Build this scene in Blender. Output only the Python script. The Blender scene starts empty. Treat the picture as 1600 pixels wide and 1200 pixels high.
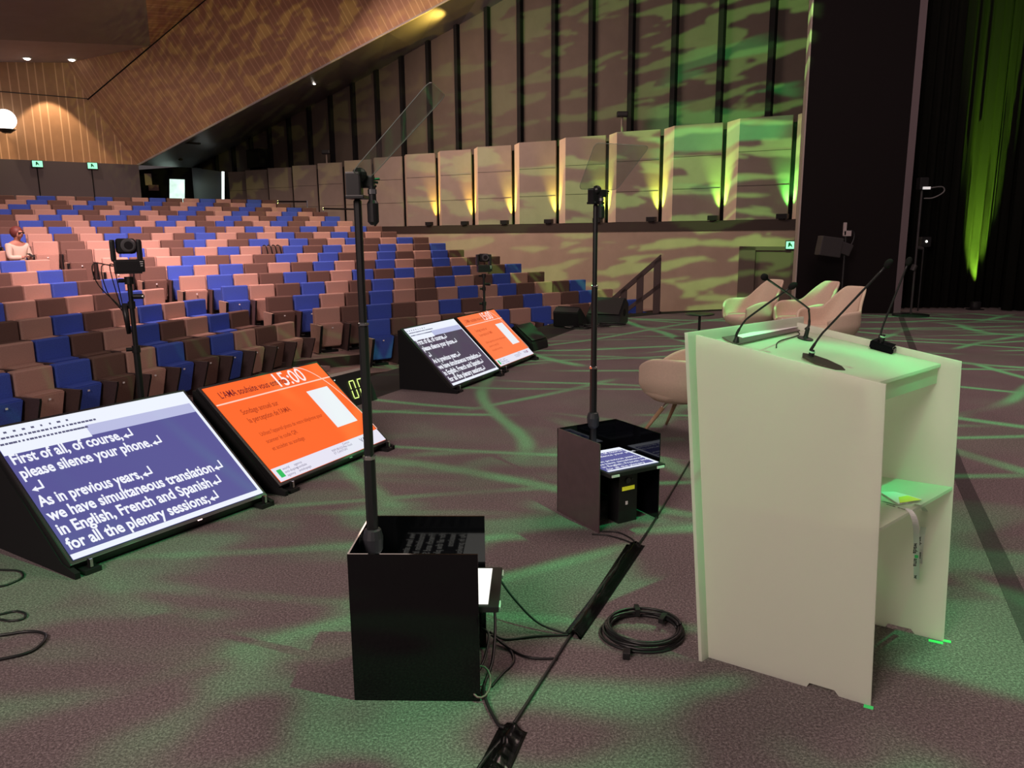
import bpy, bmesh, math, random
from mathutils import Vector, Matrix
random.seed(7)
S = bpy.context.scene
COL = S.collection
R = math.radians
V = Vector

# ------------------------------------------------------------------ camera
F = 1202.0; TH = R(11.1); RO = R(0.5); HC = 1.6
FW = V((0, math.cos(TH), -math.sin(TH)))
up0 = V((0, math.sin(TH), math.cos(TH))); rt0 = V((1, 0, 0))
RT = rt0*math.cos(RO) - up0*math.sin(RO)
UP = rt0*math.sin(RO) + up0*math.cos(RO)
CAM = V((0, 0, HC))
cd = bpy.data.cameras.new('camera'); cam = bpy.data.objects.new('camera', cd); COL.objects.link(cam)
cd.sensor_width = 36; cd.lens = F/1600*36; cd.clip_start = .05; cd.clip_end = 200
m = Matrix((RT, UP, -FW)).transposed().to_4x4(); m.translation = CAM
cam.matrix_world = m
S.camera = cam
S.view_settings.view_transform = 'Standard'; S.view_settings.look = 'None'
S.view_settings.exposure = 0.0; S.view_settings.gamma = 1; S.view_settings.use_curve_mapping = False

def ray(x, y): return FW + RT*((x-800)/F) - UP*((y-600)/F)
def atz(x, y, z=0.):
    r = ray(x, y); return CAM + r*((z-HC)/r.z)
def aty(x, y, Y):
    r = ray(x, y); return CAM + r*(Y/r.y)
def onpl(x, y, P, N):
    r = ray(x, y); return CAM + r*((P-CAM).dot(N)/r.dot(N))
def proj(P):
    P = P-CAM; d = P.dot(FW); return 800+F*P.dot(RT)/d, 600-F*P.dot(UP)/d, d

# ------------------------------------------------------------------ world
w = bpy.data.worlds.new('world'); S.world = w; w.use_nodes = True
w.node_tree.nodes['Background'].inputs[0].default_value = (.75, .62, .62, 1)
w.node_tree.nodes['Background'].inputs[1].default_value = .10

# ------------------------------------------------------------------ room frames used by lights and structure
WC = V((-2.59, 26.178, 0)); WU = V((-.78354, .62135, 0)); WN = V((.62135, .78354, 0))
def wall(s, off=0.):                       # side wall plan curve, s grows towards the rear, off grows away from the room
    h = -.00182*s*s + .0246*s + .098
    t = WU + WN*(-.00364*s+.0246); t.normalize(); nn = V((t.y, -t.x, 0))
    return WC + WU*s + WN*h + nn*off
def wallhit(x, y, off):
    r = ray(x, y); a0 = math.atan2(r.x, r.y); best = None
    for k in range(3600):
        s = -16+k*.01; Q = wall(s, off); d = abs(math.atan2(Q.x, Q.y)-a0)
        if best is None or d < best[0]: best = (d, s, Q)
    Q = best[2]; t = math.hypot(Q.x, Q.y)/math.hypot(r.x, r.y)
    return best[1], V((Q.x, Q.y, HC+r.z*t))
AE = R(35.74); AB = R(69.87)
def fr(a): return V((math.cos(a), math.sin(a), 0)), V((-math.sin(a), math.cos(a), 0))
DE, NE = fr(AE); DB, NB = fr(AB)

# ------------------------------------------------------------------ lights
def area(name, loc, tgt, size, power, col, sy=None, spread=None):
    l = bpy.data.lights.new(name, 'AREA'); l.energy = power; l.color = col
    l.shape = 'RECTANGLE'; l.size = size; l.size_y = sy or size
    if spread: l.spread = R(spread)
    o = bpy.data.objects.new(name, l); COL.objects.link(o); o.location = loc
    o.rotation_euler = (V(tgt)-V(loc)).to_track_quat('-Z', 'Y').to_euler(); return o
def spot(name, loc, tgt, ang, power, col, blend=.3, rad=.05):
    l = bpy.data.lights.new(name, 'SPOT'); l.energy = power; l.color = col
    l.spot_size = R(ang); l.spot_blend = blend; l.shadow_soft_size = rad
    o = bpy.data.objects.new(name, l); COL.objects.link(o); o.location = loc
    o.rotation_euler = (V(tgt)-V(loc)).to_track_quat('-Z', 'Y').to_euler(); return o

class NT:
    def __init__(s, tree): s.t = tree; s.n = tree.nodes; s.l = tree.links
    def new(s, typ, **kw):
        n = s.n.new(typ)
        for k, v in kw.items(): setattr(n, k, v)
        return n
    def put(s, sock, v):
        if hasattr(v, 'is_output') or isinstance(v, bpy.types.NodeSocket): s.l.new(v, sock)
        else: sock.default_value = v
    def math(s, op, a, b=None, c=None, clamp=False):
        n = s.new('ShaderNodeMath', operation=op); n.use_clamp = clamp
        s.put(n.inputs[0], a)
        if b is not None: s.put(n.inputs[1], b)
        if c is not None: s.put(n.inputs[2], c)
        return n.outputs[0]
    def dot(s, a, v):
        n = s.new('ShaderNodeVectorMath', operation='DOT_PRODUCT'); s.put(n.inputs[0], a); n.inputs[1].default_value = v
        return n.outputs['Value']
    def xyz(s, a, b, c=0.):
        n = s.new('ShaderNodeCombineXYZ')
        for i, v in enumerate((a, b, c)): s.put(n.inputs[i], v)
        return n.outputs[0]
    def noise(s, vec, scale=1, detail=2, rough=.5, dist=0.):
        n = s.new('ShaderNodeTexNoise'); s.put(n.inputs['Vector'], vec); n.inputs['Scale'].default_value = scale
        n.inputs['Detail'].default_value = detail; n.inputs['Roughness'].default_value = rough; n.inputs['Distortion'].default_value = dist
        return n.outputs[0]
    def step(s, v, a, b):
        n = s.new('ShaderNodeMapRange', interpolation_type='SMOOTHSTEP'); s.put(n.inputs[0], v)
        n.inputs[1].default_value = a; n.inputs[2].default_value = b; return n.outputs[0]
def gobo_nodes(o):
    l = o.data; l.use_nodes = True; t = NT(l.node_tree)
    em = [n for n in t.n if n.type == 'EMISSION'][0]
    g = t.new('ShaderNodeNewGeometry')
    return t, em, g.outputs['Incoming']
def floor_gobo(o, lines=True):
    t, em, I = gobo_nodes(o); L = o.location
    sep = t.new('ShaderNodeSeparateXYZ'); t.l.new(I, sep.inputs[0])
    X = t.math('MULTIPLY_ADD', t.math('DIVIDE', sep.outputs[0], sep.outputs[2]), -L.z, L.x)
    Y = t.math('MULTIPLY_ADD', t.math('DIVIDE', sep.outputs[1], sep.outputs[2]), -L.z, L.y)
    P = t.xyz(X, Y)
    if lines:
        outs = []
        for ang, sp, w_, seed in ((4, .85, .075, 3.1), (-9, 1.3, .07, 8.3), (38, 1.5, .10, 1.7), (118, 1.9, .14, 5.2), (152, 1.7, .10, 9.9), (88, 2.6, .13, 4.4)):
            c, s_ = math.cos(R(ang)), math.sin(R(ang))
            a = t.math('ADD', t.math('MULTIPLY', X, -s_/sp), t.math('MULTIPLY', Y, c/sp))
            b = t.math('ADD', t.math('MULTIPLY', X, c), t.math('MULTIPLY', Y, s_))
            wob = t.math('MULTIPLY', t.math('SUBTRACT', t.noise(t.xyz(t.math('MULTIPLY', b, .22), t.math('MULTIPLY', a, .55), seed), 1, 1), .5), 1.1)
            f = t.math('FRACT', t.math('ADD', t.math('ADD', a, wob), seed))
            d = t.math('ABSOLUTE', t.math('SUBTRACT', f, .5))
            ln = t.step(d, w_*.8/sp, w_*.15/sp)
            br = t.step(t.noise(t.xyz(b, t.math('MULTIPLY', a, sp), seed*2), .42, 2), .44, .58)
            outs.append(t.math('MULTIPLY', ln, br))
        v = outs[0]
        for q in outs[1:]: v = t.math('MAXIMUM', v, q)
        v = t.math('MULTIPLY', t.math('ADD', v, t.math('MULTIPLY', t.step(t.noise(P, .8, 2), .4, .75), .08)), t.step(Y, 15.0, 14.7))
    else:
        P2 = t.xyz(t.math('MULTIPLY', X, .8), t.math('MULTIPLY', Y, 1.5), 3.3)
        v = t.math('MULTIPLY', t.step(t.noise(P2, 1.35, 1, .4, .9), .45, .68), 1.0)
    t.put(em.inputs['Strength'], v)
def wall_gobo(o, seed=0., sx=.55, sz=2.1, lo=.49, hi=.535, sc=3.2):
    t, em, I = gobo_nodes(o)
    d = t.dot(I, WN)
    a = t.math('DIVIDE', t.dot(I, WU), d); b = t.math('DIVIDE', t.dot(I, (0, 0, 1)), d)
    P = t.xyz(t.math('MULTIPLY', a, sx), t.math('ADD', t.math('MULTIPLY', b, sz), t.math('MULTIPLY', a, .25)), seed)
    n1 = t.noise(P, sc, 3, .5, .35); 
    v = t.step(n1, lo, hi)
    t.put(em.inputs['Strength'], v)

PINK = (1, .60, .52)
area('stage_wash_light', (-4.0, -3.5, 5.5), (1.2, 4, .5), 3, 560, (1, .78, .72), 3)
area('stage_top_wash_light', (4.5, 7, 8.5), (3.5, 8, 0), 5, 400, (1, .66, .64), 5)
area('seat_wash_light', (-6.5, 11, 9.5), (-9.0, 18.5, .6), 1.6, 580, (1, .60, .58), 1.6, 70)
area('house_light', (-6, 20, 8.6), (-6, 20, 0), 6, 230, (1, .76, .66), 4)
area('rear_house_light', (-12, 24, 6.5), (-12, 26, 0), 3, 60, (1, .74, .62), 2)
area('side_wall_wash_light', (-5.0, 21.5, 7.0), (1.0, 22.8, 1.0), 4, 380, (1, .68, .54), 2)
g1 = spot('floor_pattern_light', (5.5, 8.0, 9.0), (4.5, 8.6, 0), 95, 5200, (.06, 1, .25), .5, .03); floor_gobo(g1, True)
g2 = spot('near_floor_pattern_light', (2.2, 1.5, 6.5), (0.2, 2.6, 0), 62, 1600, (.03, 1, .28), .9, .05); floor_gobo(g2, False)
g3 = spot('wall_pattern_light', (1.5, 10.5, 8.0), (4.0, 22.0, 4.4), 58, 6400, (.23, .60, .12), .10, .04); wall_gobo(g3, 2.0, .95, 5.4, .515, .545, 4.6)
g4 = spot('ceiling_pattern_light', (4, 9, 3.0), (-7, 26.0, 7.4), 34, 4600, (.60, .62, .12), .5, .04); wall_gobo(g4, 7.0, 1.4, 3.5, .5, .55, 4.)
g5 = spot('emerald_pattern_light', (1.0, 11.0, 6.5), (5.2, 20.0, 4.6), 24, 3000, (.0, 1, .20), .5, .04); wall_gobo(g5, 4.0, .6, 5.0, .46, .52, 4.)
spot('curtain_uplight_beam', (9.36, 15.60, .16), (9.42, 15.80, 1.6), 22, 2600, (.45, 1, .05), .8, .04)
for k, xx in enumerate((-18.2, -16.55, -14.9)):
    P = NE*30.7 + DE*(2.05+k*2.3 - 1.0); spot('back_wall_downlight', (P.x, P.y, 6.9), (P.x+NE.x*.75, P.y+NE.y*.75, 3.6), 74, 300, (1, .72, .46), .25, .05)

# ------------------------------------------------------------------ materials
MATS = {}
def mat(name, col=(.5, .5, .5), rough=.6, metal=0., spec=.4, trans=0., emit=None, es=1., alpha=None):
    if name in MATS: return MATS[name]
    m = bpy.data.materials.new(name); m.use_nodes = True; MATS[name] = m
    b = m.node_tree.nodes['Principled BSDF']
    b.inputs['Base Color'].default_value = (*col, 1); b.inputs['Roughness'].default_value = rough
    b.inputs['Metallic'].default_value = metal; b.inputs['Specular IOR Level'].default_value = spec
    b.inputs['Transmission Weight'].default_value = trans
    if emit: b.inputs['Emission Color'].default_value = (*emit, 1); b.inputs['Emission Strength'].default_value = es
    return m
def vary(m, amount=.15, scale=60, coord='Object', bump=0., c2=None, vec=None):
    t = NT(m.node_tree); b = t.n['Principled BSDF']; c = b.inputs['Base Color'].default_value[:]
    tc = t.new('ShaderNodeTexCoord'); mp = t.new('ShaderNodeMapping'); t.l.new(tc.outputs[coord], mp.inputs[0])
    if vec: mp.inputs['Scale'].default_value = vec
    n = t.noise(mp.outputs[0], scale, 3, .6)
    r = t.new('ShaderNodeMapRange'); t.l.new(n, r.inputs[0]); r.inputs[1].default_value = .3; r.inputs[2].default_value = .7
    mx = t.new('ShaderNodeMix', data_type='RGBA'); t.l.new(r.outputs[0], mx.inputs[0])
    mx.inputs[6].default_value = (*[v*(1-amount) for v in c[:3]], 1)
    mx.inputs[7].default_value = (*(c2 or [v*(1+amount) for v in c[:3]]), 1)
    t.l.new(mx.outputs[2], b.inputs['Base Color'])
    if bump:
        bp = t.new('ShaderNodeBump'); bp.inputs['Strength'].default_value = bump; bp.inputs['Distance'].default_value = .01
        t.l.new(n, bp.inputs['Height']); t.l.new(bp.outputs[0], b.inputs['Normal'])
    return m
def stripes(m, vec, pitch, wid, c2, irr=True, seed=0.):
    """thin lines every `pitch` metres measured along world vector vec"""
    t = NT(m.node_tree); b = t.n['Principled BSDF']; c = b.inputs['Base Color'].default_value[:]
    g = t.new('ShaderNodeNewGeometry'); a = t.math('DIVIDE', t.dot(g.outputs['Position'], vec), pitch)
    f = t.math('FRACT', a); i = t.math('FLOOR', a)
    wn = t.new('ShaderNodeTexWhiteNoise', noise_dimensions='1D'); t.l.new(i, wn.inputs['W'])
    line = t.math('LESS_THAN', t.math('ABSOLUTE', t.math('SUBTRACT', f, t.math('MULTIPLY_ADD', wn.outputs[0], .5 if irr else 0., .25 if irr else .5))), wid/pitch/2)
    mx = t.new('ShaderNodeMix', data_type='RGBA'); t.l.new(line, mx.inputs[0])
    gn = t.noise(g.outputs['Position'], 3, 3); mm = t.new('ShaderNodeMix', data_type='RGBA'); t.l.new(gn, mm.inputs[0])
    mm.inputs[6].default_value = (*[v*.8 for v in c[:3]], 1); mm.inputs[7].default_value = (*[v*1.2 for v in c[:3]], 1)
    t.l.new(mm.outputs[2], mx.inputs[6]); mx.inputs[7].default_value = (*c2, 1)
    t.l.new(mx.outputs[2], b.inputs['Base Color']); return m

def carpet_mat():
    m = mat('stage_carpet', (.14, .115, .115), .95, spec=.1)
    t = NT(m.node_tree); b = t.n['Principled BSDF']; g = t.new('ShaderNodeNewGeometry')
    n = t.noise(g.outputs['Position'], 105, 6, .92); n2 = t.noise(g.outputs['Position'], 1.1, 2)
    r = t.new('ShaderNodeValToRGB'); t.l.new(n, r.inputs[0])
    e = r.color_ramp.elements; e[0].position = .36; e[0].color = (.042, .036, .037, 1); e[1].position = .66; e[1].color = (.40, .345, .345, 1)
    el = e.new(.5); el.color = (.145, .12, .12, 1)
    h = t.new('ShaderNodeHueSaturation'); t.l.new(r.outputs[0], h.inputs['Color'])
    t.l.new(t.math('MULTIPLY_ADD', n2, .5, .75), h.inputs['Value'])
    t.l.new(h.outputs[0], b.inputs['Base Color'])
    bp = t.new('ShaderNodeBump'); bp.inputs['Strength'].default_value = .12; bp.inputs['Distance'].default_value = .003
    t.l.new(n, bp.inputs['Height']); t.l.new(bp.outputs[0], b.inputs['Normal'])
    return m
CARPET = carpet_mat()
TREAD = vary(mat('tread_carpet', (.30, .21, .19), .95, spec=.1), .15, 40)
BLACK = mat('black_metal', (.012, .012, .013), .4, spec=.4)
BLACKM = mat('matte_black', (.010, .010, .011), .8, spec=.2)
GLOSS = mat('black_acrylic', (.003, .003, .004), .06, spec=.4)
SHEEN = vary(mat('mauve_sheen_panel', (.085, .055, .06), .35, spec=.5), .1, 20)  # mauve reflection on a black cabinet side, put into the base colour
CHROME = mat('chrome', (.7, .7, .7), .2, 1.)
WHITEP = mat('white_plastic', (.8, .8, .8), .4)
BLUE = vary(mat('blue_fabric', (.06, .115, .50), .9, spec=.15), .18, 90)
TAN = vary(mat('tan_fabric', (.46, .29, .235), .9, spec=.15), .12, 90)
BROWN = vary(mat('brown_fabric', (.155, .095, .078), .9, spec=.15), .15, 90)
PANEL = vary(mat('mauve_seat_panel', (.10, .065, .062), .6, spec=.3), .1, 30)
ENDP = vary(mat('seat_end_wood', (.42, .29, .22), .5, spec=.3), .08, 12)
WOODB = stripes(mat('wood_slat_back', (.40, .225, .12), .55, spec=.3), tuple(DE), .27, .035, (.66, .42, .25))
WALLP = vary(mat('plaster_wall', (.42, .33, .26), .8, spec=.2), .06, 2, bump=.05)
WALLU = vary(mat('upper_wall_panel', (.125, .102, .085), .7, spec=.2), .06, 2)
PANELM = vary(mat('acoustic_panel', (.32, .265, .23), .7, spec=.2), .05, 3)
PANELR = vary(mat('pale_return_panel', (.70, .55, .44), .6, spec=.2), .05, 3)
SOFF = mat('soffit_grey', (.11, .105, .115), .38, spec=.5)
CEIL = vary(mat('ceiling_grey', (.42, .33, .31), .7, spec=.2), .05, 2)
CEIL2 = vary(mat('ceiling_dark', (.27, .22, .20), .7, spec=.2), .05, 2)
DARKW = mat('charcoal_wall', (.10, .085, .095), .6, spec=.3)
LEDGE = mat('dark_ledge', (.045, .032, .026), .6)
CURT = mat('black_velvet', (.035, .035, .03), .9, spec=.1)
PROSC = mat('proscenium_black', (.008, .006, .0065), .7, spec=.12)
PROSE = mat('proscenium_lit_edge', (.14, .11, .12), .5)  # light falling on the panel's side is put into this paler colour
WOODL = vary(mat('chair_leg_wood', (.42, .27, .16), .5), .15, 20, vec=(1, 1, .1))
SHELL = vary(mat('pale_upholstery', (.62, .48, .38), .75, spec=.3), .04, 60)
SKIN = mat('skin', (.36, .18, .13), .6); HAIR = mat('dark_hair', (.06, .03, .025), .6)
JACKET = mat('beige_jacket', (.52, .44, .36), .8)

def acrylic():
    m = bpy.data.materials.new('frosted_acrylic'); m.use_nodes = True; t = NT(m.node_tree)
    b = t.n['Principled BSDF']; out = t.n['Material Output']
    b.inputs['Base Color'].default_value = (.88, .89, .80, 1); b.inputs['Roughness'].default_value = .38; b.inputs['Specular IOR Level'].default_value = .5
    tr = t.new('ShaderNodeBsdfTranslucent'); tr.inputs[0].default_value = (.90, .94, .84, 1)
    mx = t.new('ShaderNodeMixShader'); mx.inputs[0].default_value = .58
    t.l.new(b.outputs[0], mx.inputs[1]); t.l.new(tr.outputs[0], mx.inputs[2]); t.l.new(mx.outputs[0], out.inputs[0])
    return m
ACR = acrylic()
def glassm():
    m = bpy.data.materials.new('prompter_glass'); m.use_nodes = True; t = NT(m.node_tree); out = t.n['Material Output']
    tr = t.new('ShaderNodeBsdfTransparent'); tr.inputs[0].default_value = (.86, .90, .87, 1)
    gl = t.new('ShaderNodeBsdfGlossy'); gl.inputs['Roughness'].default_value = .03
    fz = t.new('ShaderNodeLayerWeight'); fz.inputs['Blend'].default_value = .12
    mx = t.new('ShaderNodeMixShader'); t.l.new(t.math('MULTIPLY_ADD', fz.outputs['Facing'], .35, .06), mx.inputs[0])
    t.l.new(tr.outputs[0], mx.inputs[1]); t.l.new(gl.outputs[0], mx.inputs[2]); t.l.new(mx.outputs[0], out.inputs[0]); return m
GLASS = glassm()
def em(name, col, s=1.): return mat(name, (0, 0, 0), .5, spec=.2, emit=col, es=s)

# ------------------------------------------------------------------ mesh helpers
def obj(name, bm, m, parent=None, kind=None, smooth=False, loc=None):
    me = bpy.data.meshes.new(name)
    bmesh.ops.recalc_face_normals(bm, faces=bm.faces)
    bm.to_mesh(me); bm.free()
    for mm in (m if isinstance(m, (list, tuple)) else [m]): me.materials.append(mm)
    if smooth:
        for p in me.polygons: p.use_smooth = True
    o = bpy.data.objects.new(name, me); COL.objects.link(o)
    if parent: o.parent = parent
    if kind: o['kind'] = kind
    if loc is not None: o.location = loc
    return o
def tag(o, label, cat, group=None, kind=None):
    o['label'] = label; o['category'] = cat
    if group: o['group'] = group
    if kind: o['kind'] = kind
    return o
def thing(name, label, cat, loc=(0, 0, 0), rz=0., group=None):
    o = bpy.data.objects.new(name, None); COL.objects.link(o); o.location = loc; o.rotation_euler = (0, 0, rz)
    o.empty_display_size = .1
    return tag(o, label, cat, group)
def NB_(): return bmesh.new()
def box(bm, c, s, rot=None, bev=0., mi=0, seg=2):
    M = Matrix.Translation(V(c)) @ (rot.to_4x4() if rot is not None else Matrix.Identity(4)) @ Matrix.Diagonal((*s, 1))
    r = bmesh.ops.create_cube(bm, size=1, matrix=M)
    vs = r['verts']; fs = set(f for v in vs for f in v.link_faces)
    if bev:
        es = set(e for v in vs for e in v.link_edges)
        r2 = bmesh.ops.bevel(bm, geom=list(es), offset=bev, segments=seg, affect='EDGES', profile=.7)
        fs = set(f for f in r2['faces']) | set(f for f in fs if f.is_valid)
    for f in fs:
        if f.is_valid: f.material_index = mi
    return bm
def hexa(bm, pts, mi=0):      # 8 points: bottom 4, top 4
    vs = [bm.verts.new(p) for p in pts]
    for q in ((3, 2, 1, 0), (4, 5, 6, 7), (0, 1, 5, 4), (1, 2, 6, 5), (2, 3, 7, 6), (3, 0, 4, 7)):
        f = bm.faces.new([vs[i] for i in q]); f.material_index = mi
    return bm
def prism(bm, pts, vec, mi=0):  # polygon extruded along vec
    vec = V(vec); a = [bm.verts.new(V(p)) for p in pts]; b = [bm.verts.new(V(p)+vec) for p in pts]
    n = len(pts)
    for f in (bm.faces.new(a[::-1]), bm.faces.new(b)): f.material_index = mi
    for i in range(n):
        f = bm.faces.new((a[i], a[(i+1) % n], b[(i+1) % n], b[i])); f.material_index = mi
    return bm
def tube(bm, pts, r, seg=8, cap=True, mi=0):
    pts = [V(p) for p in pts]; n = len(pts); rs = r if isinstance(r, (list, tuple)) else [r]*n
    rings = []; prev = None
    for i, p in enumerate(pts):
        t = (pts[min(i+1, n-1)]-pts[max(i-1, 0)]);
        if t.length < 1e-9: t = V((0, 0, 1))
        t.normalize()
        if prev is None:
            a = V((0, 0, 1)) if abs(t.z) < .9 else V((1, 0, 0)); x = t.cross(a).normalized()
        else:
            x = prev - t*prev.dot(t); x = x.normalized() if x.length > 1e-6 else t.orthogonal().normalized()
        prev = x; y = t.cross(x)
        rings.append([bm.verts.new(p+(x*math.cos(k*2*math.pi/seg)+y*math.sin(k*2*math.pi/seg))*rs[i]) for k in range(seg)])
    for i in range(n-1):
        for k in range(seg):
            f = bm.faces.new((rings[i][k], rings[i][(k+1) % seg], rings[i+1][(k+1) % seg], rings[i+1][k])); f.material_index = mi
    if cap:
        for rg in (rings[0][::-1], rings[-1]):
            f = bm.faces.new(rg); f.material_index = mi
    return bm
def lathe(bm, prof, c=(0, 0, 0), seg=24, mi=0):
    c = V(c); rings = [[bm.verts.new(c+V((r*math.cos(k*2*math.pi/seg), r*math.sin(k*2*math.pi/seg), z))) for k in range(seg)] for r, z in prof]
    for i in range(len(prof)-1):
        for k in range(seg):
            f = bm.faces.new((rings[i][k], rings[i][(k+1) % seg], rings[i+1][(k+1) % seg], rings[i+1][k])); f.material_index = mi
    for rg in (rings[0][::-1], rings[-1]): bm.faces.new(rg).material_index = mi
    return bm
def sphere(bm, c, r, sc=(1, 1, 1), seg=16, mi=0):
    rr = bmesh.ops.create_uvsphere(bm, u_segments=seg, v_segments=seg//2+2, radius=r, matrix=Matrix.Translation(V(c)) @ Matrix.Diagonal((*sc, 1)))
    for v in rr['verts']:
        for f in v.link_faces: f.material_index = mi
    return bm
def smoothpath(pts, n=8):
    pts = [V(p) for p in pts]; out = []
    for i in range(len(pts)-1):
        p0 = pts[max(i-1, 0)]; p1 = pts[i]; p2 = pts[i+1]; p3 = pts[min(i+2, len(pts)-1)]
        for k in range(n):
            t = k/n; out.append(.5*((2*p1)+(p2-p0)*t+(2*p0-5*p1+4*p2-p3)*t*t+(3*p1-p0-3*p2+p3)*t*t*t))
    out.append(pts[-1]); return out
def polyface(bm, pts, mi=0):
    f = bm.faces.new([bm.verts.new(V(p)) for p in pts]); f.material_index = mi; return bm
def slab(name, pts, thick, m, vec=None, kind='structure', parent=None):
    bm = NB_(); P = [V(p) for p in pts]
    n = (P[1]-P[0]).cross(P[2]-P[0]).normalized() if vec is None else V(vec).normalized()
    prism(bm, P, n*thick); return obj(name, bm, m, parent, kind)
def text_mesh(name, txt, size, m, parent, M, bold=0., align='LEFT', sx=1., fit=None):
    c = bpy.data.curves.new(name+'_c', 'FONT'); c.body = txt; c.size = size; c.align_x = align; c.offset = bold; c.space_line = 1.0
    c.resolution_u = 3; c.fill_mode = 'FRONT'
    o = bpy.data.objects.new(name+'_t', c); COL.objects.link(o)
    bpy.context.view_layer.update()
    me = bpy.data.meshes.new_from_object(o.evaluated_get(bpy.context.evaluated_depsgraph_get()))
    bpy.data.objects.remove(o); bpy.data.curves.remove(c)
    me.materials.clear(); me.materials.append(m); me.name = name
    if fit: sx = fit/max(v.co.x for v in me.vertices)
    for v in me.vertices: v.co.x *= sx
    t = bpy.data.objects.new(name, me); COL.objects.link(t)
    if parent: t.parent = parent
    t.matrix_local = M; return t

# ================================================================== STAGE FLOOR
edge = [(-6.0, -2.47), (-1.36, 7.49), (-.45, 9.47), (.384, 11.29), (.974, 12.69), (1.45, 13.75), (1.95, 14.45), (2.95, 15.19), (4.3, 15.75), (5.9, 16.1), (14, 17.2)]
bm = NB_(); prism(bm, [(x, y, 0) for x, y in edge]+[(14, -2.47, 0)], (0, 0, -.12)); obj('floor', bm, CARPET, kind='structure')
bm = NB_()
bo = [(-6.75, -2.47), (-2.1, 7.7), (-.95, 10.2), (-.25, 11.75), (.42, 13.15), (1.0, 14.3), (1.75, 15.0), (2.75, 15.6), (4.3, 16.1), (5.9, 16.5), (14, 17.7)]
prism(bm, [(x, y, -.004) for x, y in bo]+[(x, y, -.004) for x, y in edge[::-1]], (0, 0, -1.12))
obj('trim_1', bm, BLACKM, kind='structure')

# ================================================================== AUDIENCE TIERS
QE0, QB0, DQ = 12.1676, 7.68614, 1.02104
def ztop(i): return -.16894 + .19056*i - .00057081*i*i
SEATH = .86
def zfl(i): return ztop(i) - SEATH
def inter(qe, qb):
    # intersection of line NE.P=qe and NB.P=qb
    det = NE.x*NB.y - NE.y*NB.x
    return V(((qe*NB.y-NE.y*qb)/det, (NE.x*qb-qe*NB.x)/det, 0))
def wall_s(q, off=.0):     # E-frame s where the line q meets the side wall
    best = None
    for k in range(900):
        s = 4+k*.02; P = NE*q+DE*s; d = (P-WC).dot(WN)-.1-off
        if best is None or abs(d) < best[0]: best = (abs(d), s)
    return best[1]
bm = NB_(); FQ = .72
slab('floor_2', [(-30, -6, -1.04), (16, -6, -1.04), (16, 42, -1.04), (-30, 42, -1.04)], -.2, TREAD, (0, 0, 1))
for i in range(1, 18):
    qf, qb_ = QE0+DQ*i-FQ, (QE0+DQ*(i+1)-FQ if i < 17 else 31.55)
    bf, bb = QB0+DQ*i-FQ, (QB0+DQ*(i+1)-FQ if i < 17 else 31.55-QE0+QB0)
    If, Ib = inter(qf, bf), inter(qb_, bb); z = zfl(i); zb = V((0, 0, z)); z0 = V((0, 0, -1.03))
    sf, sb = wall_s(qf), wall_s(qb_)
    E4 = [If, NE*qf+DE*sf, NE*qb_+DE*sb, Ib]
    B4 = [NB*bf+DB*(-9), If, Ib, NB*bb+DB*(-9)]
    for Q in (E4, B4): hexa(bm, [p+z0 for p in Q]+[p+zb for p in Q])
for f in bm.faces:
    f.normal_update(); f.material_index = 0 if abs(f.normal.z) > .5 else 1
obj('floor_3', bm, [TREAD, LEDGE], kind='structure')
# stair treads of the radial aisle (half steps between the rows), one flight
bmm = NB_()
for i in range(1, 12):
    qf = QE0+DQ*i-FQ-.34; bf = QB0+DQ*i-FQ-.34
    I0 = inter(qf, bf); I1 = inter(qf+.34, bf+.34)
    s0 = 6.05-.565*(i-1); z = zfl(i)-.095
    a = NE*qf+DE*(s0-.1); b = NE*(qf+.34)+DE*(s0-.3)
    c = NB*(bf+.34)+DB*12.2; d = NB*bf+DB*12.2
    for Q in ([I0, a, b, I1], [d, I0, I1, c]): hexa(bmm, [p+V((0, 0, z-.09)) for p in Q]+[p+V((0, 0, z)) for p in Q])
obj('floor_4', bmm, TREAD, kind='structure')

# ================================================================== SEATS
SP = .56
def seat_parts(cm):
    parts = []
    b = NB_(); box(b, (0, .055, .70), (.525, .13, .32), bev=.04, seg=3); parts.append(('backrest', b, cm, True))
    b = NB_()
    hexa(b, [(-.20, -.13, .12), (.20, -.13, .12), (.20, -.03, .12), (-.20, -.03, .12), (-.235, -.21, .56), (.235, -.21, .56), (.235, -.01, .575), (-.235, -.01, .575)])
    bmesh.ops.bevel(b, geom=list(b.edges), offset=.018, segments=2, affect='EDGES'); parts.append(('seat_cushion', b, cm, True))
    b = NB_(); box(b, (0, .06, .34), (.42, .03, .42)); box(b, (0, .02, .02), (.30, .22, .04)); box(b, (0, .05, .09), (.10, .10, .12)); parts.append(('seat_frame', b, BLACKM, False))
    return parts
def side_bm(x, outer=False):
    b = NB_(); w_ = .016 if not outer else .026
    pts = [(-.05, .02), (.10, .02), (.10, .565), (-.42, .565), (-.42, .53), (-.25, .02)]
    prism(b, [(x-w_, y, z) for y, z in pts], (2*w_, 0, 0))
    for f in b.faces:
        f.normal_update()
        if f.normal.y < -.7: f.material_index = 1
    for f in b.faces:
        f.normal_update(); c = f.calc_center_median()
        if abs(f.normal.x) < .3 and c.y < -.2 and c.z < .515: f.material_index = 1
    return b
PROTO = {}
def meshof(o): return o.data
for key, cm in (('b', BLUE), ('t', TAN), ('n', BROWN)):
    L = []
    for nm, b, mm, sm in seat_parts(cm):
        o = obj(nm, b, mm, smooth=False); L.append((nm, o.data)); bpy.data.objects.remove(o)
    PROTO[key] = L
o = obj('side_panel', side_bm(SP/2-.001), [PANEL, BLACKM]); SIDE = o.data; bpy.data.objects.remove(o)
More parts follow.
